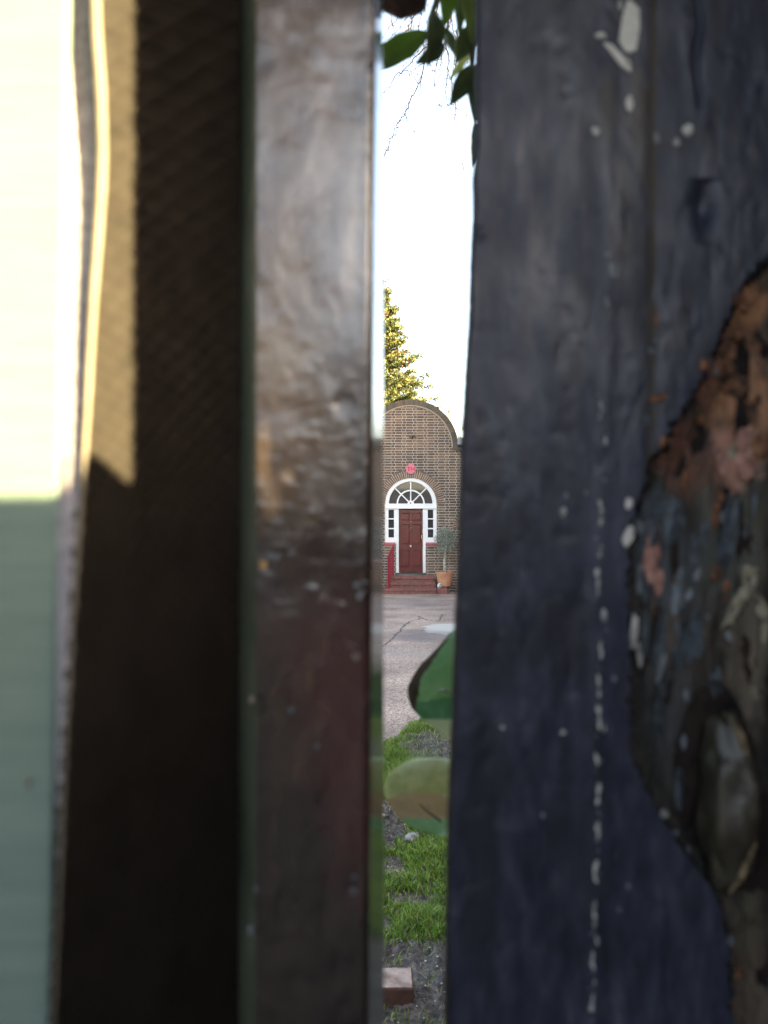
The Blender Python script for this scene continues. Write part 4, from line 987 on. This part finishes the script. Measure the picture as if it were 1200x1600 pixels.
# ---- post on the left
PY = .305
post = thing('gate_post', 'black gloss painted square gate post with lumpy brown grey sheen', 'post', (-.04, PY, 0))
m_post = mat('post_gloss', [(.30,(.003,.0010,.0012)),(.5,(.006,.0024,.0024)),(.70,(.014,.007,.0065))], 60, .22, .2, 80, stretch=(1,1,.6), rough2=.34, spec=.9, bdist=.0020, bdetail=3)
m_pedge = mat('post_side_gloss', [(.4,(.03,.033,.028)),(.6,(.05,.055,.04))], 10, .13, .06, 30, bdist=.001, spec=.9)
m_moss = mat('mossy_corner', [(.3,(.03,.042,.028)),(.7,(.09,.105,.08))], 30, .45, .5, 90, stretch=(1,1,.3), bdist=.001)
_W = (.34,.33,.36); _T = (.24,.165,.115)  # dust smears and brown tints, plus sheen and an ochre highlight painted in
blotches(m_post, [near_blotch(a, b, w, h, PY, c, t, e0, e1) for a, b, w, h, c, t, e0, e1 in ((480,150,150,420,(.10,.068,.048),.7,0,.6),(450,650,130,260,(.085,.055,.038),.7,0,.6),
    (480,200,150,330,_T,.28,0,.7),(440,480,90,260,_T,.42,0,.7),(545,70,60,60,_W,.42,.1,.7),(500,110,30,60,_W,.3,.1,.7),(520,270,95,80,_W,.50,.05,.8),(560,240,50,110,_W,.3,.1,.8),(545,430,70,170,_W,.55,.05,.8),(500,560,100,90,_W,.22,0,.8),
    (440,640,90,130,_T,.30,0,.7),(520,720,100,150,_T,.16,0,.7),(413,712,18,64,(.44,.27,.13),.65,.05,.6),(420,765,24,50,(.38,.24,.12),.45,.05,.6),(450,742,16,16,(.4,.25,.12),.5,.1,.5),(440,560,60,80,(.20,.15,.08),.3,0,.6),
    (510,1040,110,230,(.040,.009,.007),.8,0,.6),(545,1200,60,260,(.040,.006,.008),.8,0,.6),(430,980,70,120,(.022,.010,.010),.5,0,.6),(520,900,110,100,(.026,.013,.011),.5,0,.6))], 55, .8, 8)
def post_mesh():
    g = MB(); rows_ = []; py = -800.0
    while py < 2400: rows_.append(py); py += 3.0 if -20 < py < 1620 else 30
    # sections: back-left, left face, rounded left corner, front, right corner, right face, back
    tabs = []; n = 64; mats_ = None
    for py in rows_:
        z_ = at(480, py, PY).z; i0 = len(g.v); mats_ = []
        rb = at(interp([(0,598),(1600,600)], py), py, PY+.060).x; rf = at(interp([(0,588),(300,584),(800,582),(1600,576)], py), py, PY+.004).x
        lf_ = at(interp([(0,372),(1600,366)], py), py, PY+.012).x; lb_ = lf_-.004
        lc = at(400, py, PY).x; rc = at(interp([(0,580),(300,574),(1600,568)], py)+1.5*N(py*.02,1), py, PY).x
        pts = [(rb-.052, PY+.060), (lb_, PY+.056), (lb_+.001, PY+.03), (lf_, PY+.012), (lerp(lf_, lc, .35), PY+.005), (lerp(lf_, lc, .7), PY+.0015)]
        mats_ += [2, 2, 2, 1, 1, 1]
        for i in range(n+1):
            s = i/n; x = lerp(lc, rc, s); px = lerp(400, 574, s)
            lump = .0005*N(px*.02, py*.012, 2)+.00032*max(0, N(px*.05, py*.065, 9, 2))*interp([(0,.1),(550,.3),(700,1),(1000,1),(1250,.3),(1600,.1)], py)
            lump += .0006*math.exp(-(((px-540)/17)**2+((py-632)/17)**2)**2)*-1
            pts.append((x, PY-lump)); mats_.append(0)
        pts += [(lerp(rc, rf, .5), PY+.0006), (rf, PY+.003)]; mats_ += [0, 0]
        pts += [(rf+.0002, PY+.006), (rb, PY+.060)]; mats_[-1] = 3; mats_ += [3, 2]
        for (x, y) in pts: g.v.append((x, y, z_))
        tabs.append(i0)
    w = len(pts)
    for i0, i1 in zip(tabs, tabs[1:]):
        for k in range(w): g.f.append((i0+k, i1+k, i1+(k+1)%w, i0+(k+1)%w)); g.m.append(mats_[k])
    g.f.append(tuple(tabs[0]+k for k in range(w))); g.f.append(tuple(tabs[-1]+w-1-k for k in range(w))); g.m += [2, 2]
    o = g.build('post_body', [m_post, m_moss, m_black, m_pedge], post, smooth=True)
    return o
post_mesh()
m_gold = mat('bare_ochre', [(.3,(.26,.14,.05)),(.7,(.45,.28,.11))], 120, .6, .5, 200)
for k, (a, b, c, d, m) in enumerate([(410,882,10,14,m_gold),(420,868,12,10,m_fg),(556,1025,10,11,m_fc),(393,1095,9,10,m_fc),
        (557,915,9,9,m_fg),(570,910,7,7,m_fg),(562,932,8,12,m_fg),(566,925,6,6,m_fg),(553,1372,6,6,m_fg),(552,1394,8,8,m_fg),(455,1110,9,7,m_fg),(399,1390,8,6,m_fg),(390,1455,7,18,m_fg),(433,870,10,8,m_fg),(495,1167,7,6,m_fg)]):
    fleck(a, b, c, d, m, random.uniform(-.2,.2), k+40, .0004, 'paint_fleck', post, Yb=PY-.0009, k=10)
# boards of the fence left of the post, behind the cloth strip
fence = thing('board_fence', 'dark board fence running left from the gate post', 'fence', (-.5, .40, 0))
for k in range(10):
    x = -.09-.105*k; q = MB(); q.box((x-.10, .40, .02), (x, .42, 2.1)); q.build('board', m_black, fence, bevel=.002)
# ---- ribbed strip and green panel
m_rib = mat('dark_ribbed_cloth', [(.35,(.0085,.0072,.0066)),(.65,(.0140,.0118,.0106))], 60, .9, .3, 900, bdist=.0004, spec=.1)
m_pipe = mat('pale_piping', [(.35,(.065,.055,.042)),(.65,(.095,.082,.065))], 60, .7)
SY = .25
ledge = [(-900,150),(0,143),(120,150),(200,158),(330,152),(450,142),(600,134),(700,129),(900,115),(1150,100),(1600,80),(2500,40)]
strip = thing('ribbed_strip', 'dark diagonal ribbed strip hanging between the green panel and the post', 'strip', (-.07, SY, 1.5))
ledge = [(y, sum(interp(ledge, y+d) for d in range(-90, 91, 10))/19) for y in range(-800, 2400, 15)]
def th_(py): return math.radians(interp([(0,28),(600,46),(1000,60),(1600,66)], py))
Ntab = [(-900, -22.0)]
acc = -22.0
for yy in range(-895, 2505, 5):
    acc += 5/interp([(0,50),(700,32),(1200,24),(1600,20)], yy); Ntab.append((yy, acc))
def Nf(py):
    i = int((py+900)/5); i = max(0, min(len(Ntab)-2, i)); a, b = Ntab[i], Ntab[i+1]; return b[1] if b[0] == a[0] else a[1]+(b[1]-a[1])*(py-a[0])/5
def plane_y(px):
    k = (px-600)/F
    return (-.08126-.44*SY)/(k-.44) if px < 207 else (-.08126-.362*SY)/(k-.362)
def strip_y(px, py):
    k = (px-600)/F
    y = (-.08126-.44*SY)/(k-.44) if px < 207 else (-.08126-.362*SY)/(k-.362)
    ph = Nf(py)+(px-290)*math.tan(th_(py))/interp([(0,50),(700,32),(1200,24),(1600,20)], py)
    t = ph % 1.0
    ph2 = Nf(py)*1.15-(px-290)*math.tan(th_(py)*.8)/interp([(0,50),(700,32),(1200,24),(1600,20)], py)
    t2 = ph2 % 1.0
    return y - (.0005 if px < 207 else .0010)*(math.exp(-((t-.5)/.14)**2)) - (.0004 if px < 207 else .0008)*math.exp(-((t2-.5)/.16)**2)
g = MB(); rows_ = []; py = -600.0
while py < 2200: rows_.append(py); py += 2.6 if -10 < py < 1610 else 30
tabs = []; n = 120
for py in rows_:
    l_ = interp(ledge, py)+6; tabs.append(len(g.v))
    for i in range(n+1):
        px = lerp(l_, 376, i/n); g.v.append(tuple(at(px, py, strip_y(px, py))))
for i0, i1 in zip(tabs, tabs[1:]):
    for k in range(n): g.f.append((i0+k, i1+k, i1+k+1, i0+k+1)); g.m.append(0)
o = g.build('ribbed_face', m_rib, strip, smooth=True)
md = o.modifiers.new('t', 'SOLIDIFY'); md.thickness = .0025; md.offset = -1
q = MB(); q.tube([tuple(at(interp(ledge, py)+4+.5*N(py*.012,2), py, plane_y(interp(ledge, py)+6)-.0006)) for py in range(-600, 2200, 20)], [.0014*interp([(0,1.3),(300,1.25),(600,.8),(1000,.4),(1600,.25)], py) for py in range(-600, 2200, 20)], 8); q.build('piping', m_pipe, strip, smooth=True)
GY = .2325
m_green = mat('green_cloth', [(.35,(.082,.125,.115)),(.65,(.102,.148,.135))], 90, .8, .5, 500, stretch=(.15,1,2.2), bdist=.0005, spec=.2)
m_trim = mat('grey_woven_trim', [(.4,(.12,.11,.13)),(.6,(.20,.19,.21))], 330, .8, .6, 700, bdist=.0006)
pan = thing('green_panel', 'pale green cloth covered panel at the left edge of the picture', 'panel', (-.16, GY, 1.5))
g = MB(); x0_, x1_ = at(-900, 800, GY).x, at(91, 800, GY).x
g.box((x0_, GY, 1.05), (x1_, GY+.004, 1.95)); g.build('cloth_face', m_green, pan, bevel=.001)
g = MB(); rows_ = list(range(-500, 2200, 6)); tabs = []; n = 16
x2_ = at(158, 800, GY).x
for py in rows_:
    tabs.append(len(g.v)); pr_ = max(90, interp(ledge, py)+10); ye = plane_y(pr_-4)+interp([(0,.0038),(350,.0016),(700,.0007)], py)
    for i in range(n+1):
        g.v.append(tuple(at(lerp(88, pr_, i/n), py, lerp(GY+.0006, ye, min(1, i/6))+.0003*sin(py*.42+i*2.2)*sin(i*1.1+py*.21))))
for i0, i1 in zip(tabs, tabs[1:]):
    for k in range(n): g.f.append((i0+k, i1+k, i1+k+1, i0+k+1)); g.m.append(0)
g.build('woven_trim', m_trim, pan, smooth=True)
q = MB(); a, b = at(38, 1212, GY-.0003), at(47, 1232, GY-.0003); q.tube([tuple(a), tuple(a.lerp(b,.5)+Vector((.0004,0,0))), tuple(b)], [.0003,.0006,.0003], 6); q.build('pale_fleck', m_fc, pan)
# ---- brick pier and low wall to the right of the place one looks from (unseen, added to cast the shade)
PX = .25
def sec(px, py, Y):
    p_ = at(px, py, Y); t = (PX-p_.x)/SUNV.x; return p_+SUNV*t
pe = sec(205, 500, SY)
pier = thing('brick_pier', 'unseen brick pier added right of the wooden gate to cast shade', 'pier', (PX+.2, pe.y+.2, 0))
q = MB()
for k in range(34):
    j = 0
    q.box((PX+j, pe.y, k*.075), (PX+.34, pe.y+.40, k*.075+.068), k % 3); q.box((PX+.001, pe.y+.0004, k*.075+.068), (PX+.334, pe.y+.394, k*.075+.075), 3)
q.build('brickwork', [BR[0], BR[1], BR[4], m_mortar], pier, kind='stuff')
pts = [sec(-200, 775, GY), sec(92, 775, GY), sec(136, 704, plane_y(136)), sec(165, 722, plane_y(165)), sec(197, 752, plane_y(197))]  # wall top follows the shadow edge wanted on panel and strip
prof_ = [(pe.y-.001, 0), (pe.y-.001, pts[-1].z)] + [(p_.y, p_.z) for p_ in reversed(pts)] 
lasty, lastz = prof_[-1]; prof_ += [(-2.2, lastz+.02), (-2.2, 0)]
prof_ = [(a, b) for i, (a, b) in enumerate(prof_) if i < 2 or a <= pe.y]
g = MB(); n = len(prof_)
g.v += [(PX, a, b) for a, b in prof_]+[(PX+.03, a, b) for a, b in prof_]
g.f.append(tuple(range(n))); g.f.append(tuple(range(2*n-1, n-1, -1))); g.m += [0, 0]
for i in range(n): g.f.append((i, i+n, n+(i+1)%n, (i+1)%n)); g.m.append(0)
lw = g.build('shade_low_wall', BR[3], recalc=True); tag(lw, 'unseen low wall added beside the brick pier, its top shaped to cast shade', 'wall')
g = MB(); g.box((PX+.34, .30, 0), (6.0, .52, 2.35)); o = g.build('shade_wall', BR[0]); tag(o, 'unseen tall brick wall added right of the pier to cast shade', 'wall')  # unseen wall, added to keep sun off the lawn
nb = thing('shade_house_drive', 'unseen tall brick house side added along the drive to cast shade', 'house', (9, 12, 0))  # unseen block, added to shade the drive and the house front
g = MB(); g.box((6.0, -2.0, 0), (12, 26.5, 9.6)); g.build('wall', BR[0], nb); g = MB(); g.box((5.8, -2.2, 9.6), (12.2, 26.7, 9.8)); g.build('roof', m_slate, nb)
eh = thing('shade_house_road', 'unseen plain brick house added at the end of the road to cast shade', 'house', (18, -11, 0))  # unseen block, added to keep sun off the road behind the camera
g = MB(); g.box((14, -20, 0), (22, -3.5, 7.9)); g.build('wall', BR[1], eh); g = MB(); g.box((13.9, -20.2, 7.9), (22.2, -3.3, 8.0)); g.build('roof', m_slate, eh)
g = MB(); g.box((-1.2, -.60, 2.30), (.9, .50, 2.38)); o = g.build('shade_canopy', m_black); tag(o, 'unseen dark board roof added over the gateway to cut skylight', 'canopy')  # unseen roof, added to darken the near surfaces from above
# houses over the road, which the glass and the gloss paint mirror
for k in range(7):
    x = -28+8*k; t = thing('terraced_house', ['brown terraced house at the far left end across the road', 'plum brick terraced house second from the left end across the road', 'ochre terraced house left of the one facing the gate', 'grey terraced house straight across the road from the gate', 'dun terraced house right of the one facing the gate', 'brown terraced house second from the right end across the road', 'plum brick terraced house at the far right end across the road'][k], 'house', (x+4, -18, 0), 'terraced houses across the road')
    g = MB(); g.box((x, -22, 0), (x+7.98, -15, 4.6)); g.build('wall', BR[k % 5], t)
    g = MB(); g.prism([(x, 4.6), (x+7.98, 4.6), (x+7.98, 4.7), (x, 4.7)], -22.3, -14.7); g.face([(x,-14.7,4.7),(x,-18.5,6.4),(x+7.98,-18.5,6.4),(x+7.98,-14.7,4.7)]); g.face([(x,-22.3,4.7),(x+7.98,-22.3,4.7),(x+7.98,-18.5,6.4),(x,-18.5,6.4)]); g.build('roof', m_slate, t)
    for wx_ in (1.5, 5): 
        g = MB(); g.box((x+wx_, -15.0, 1.0), (x+wx_+1.3, -14.95, 2.5)); g.build('window', m_glass, t)
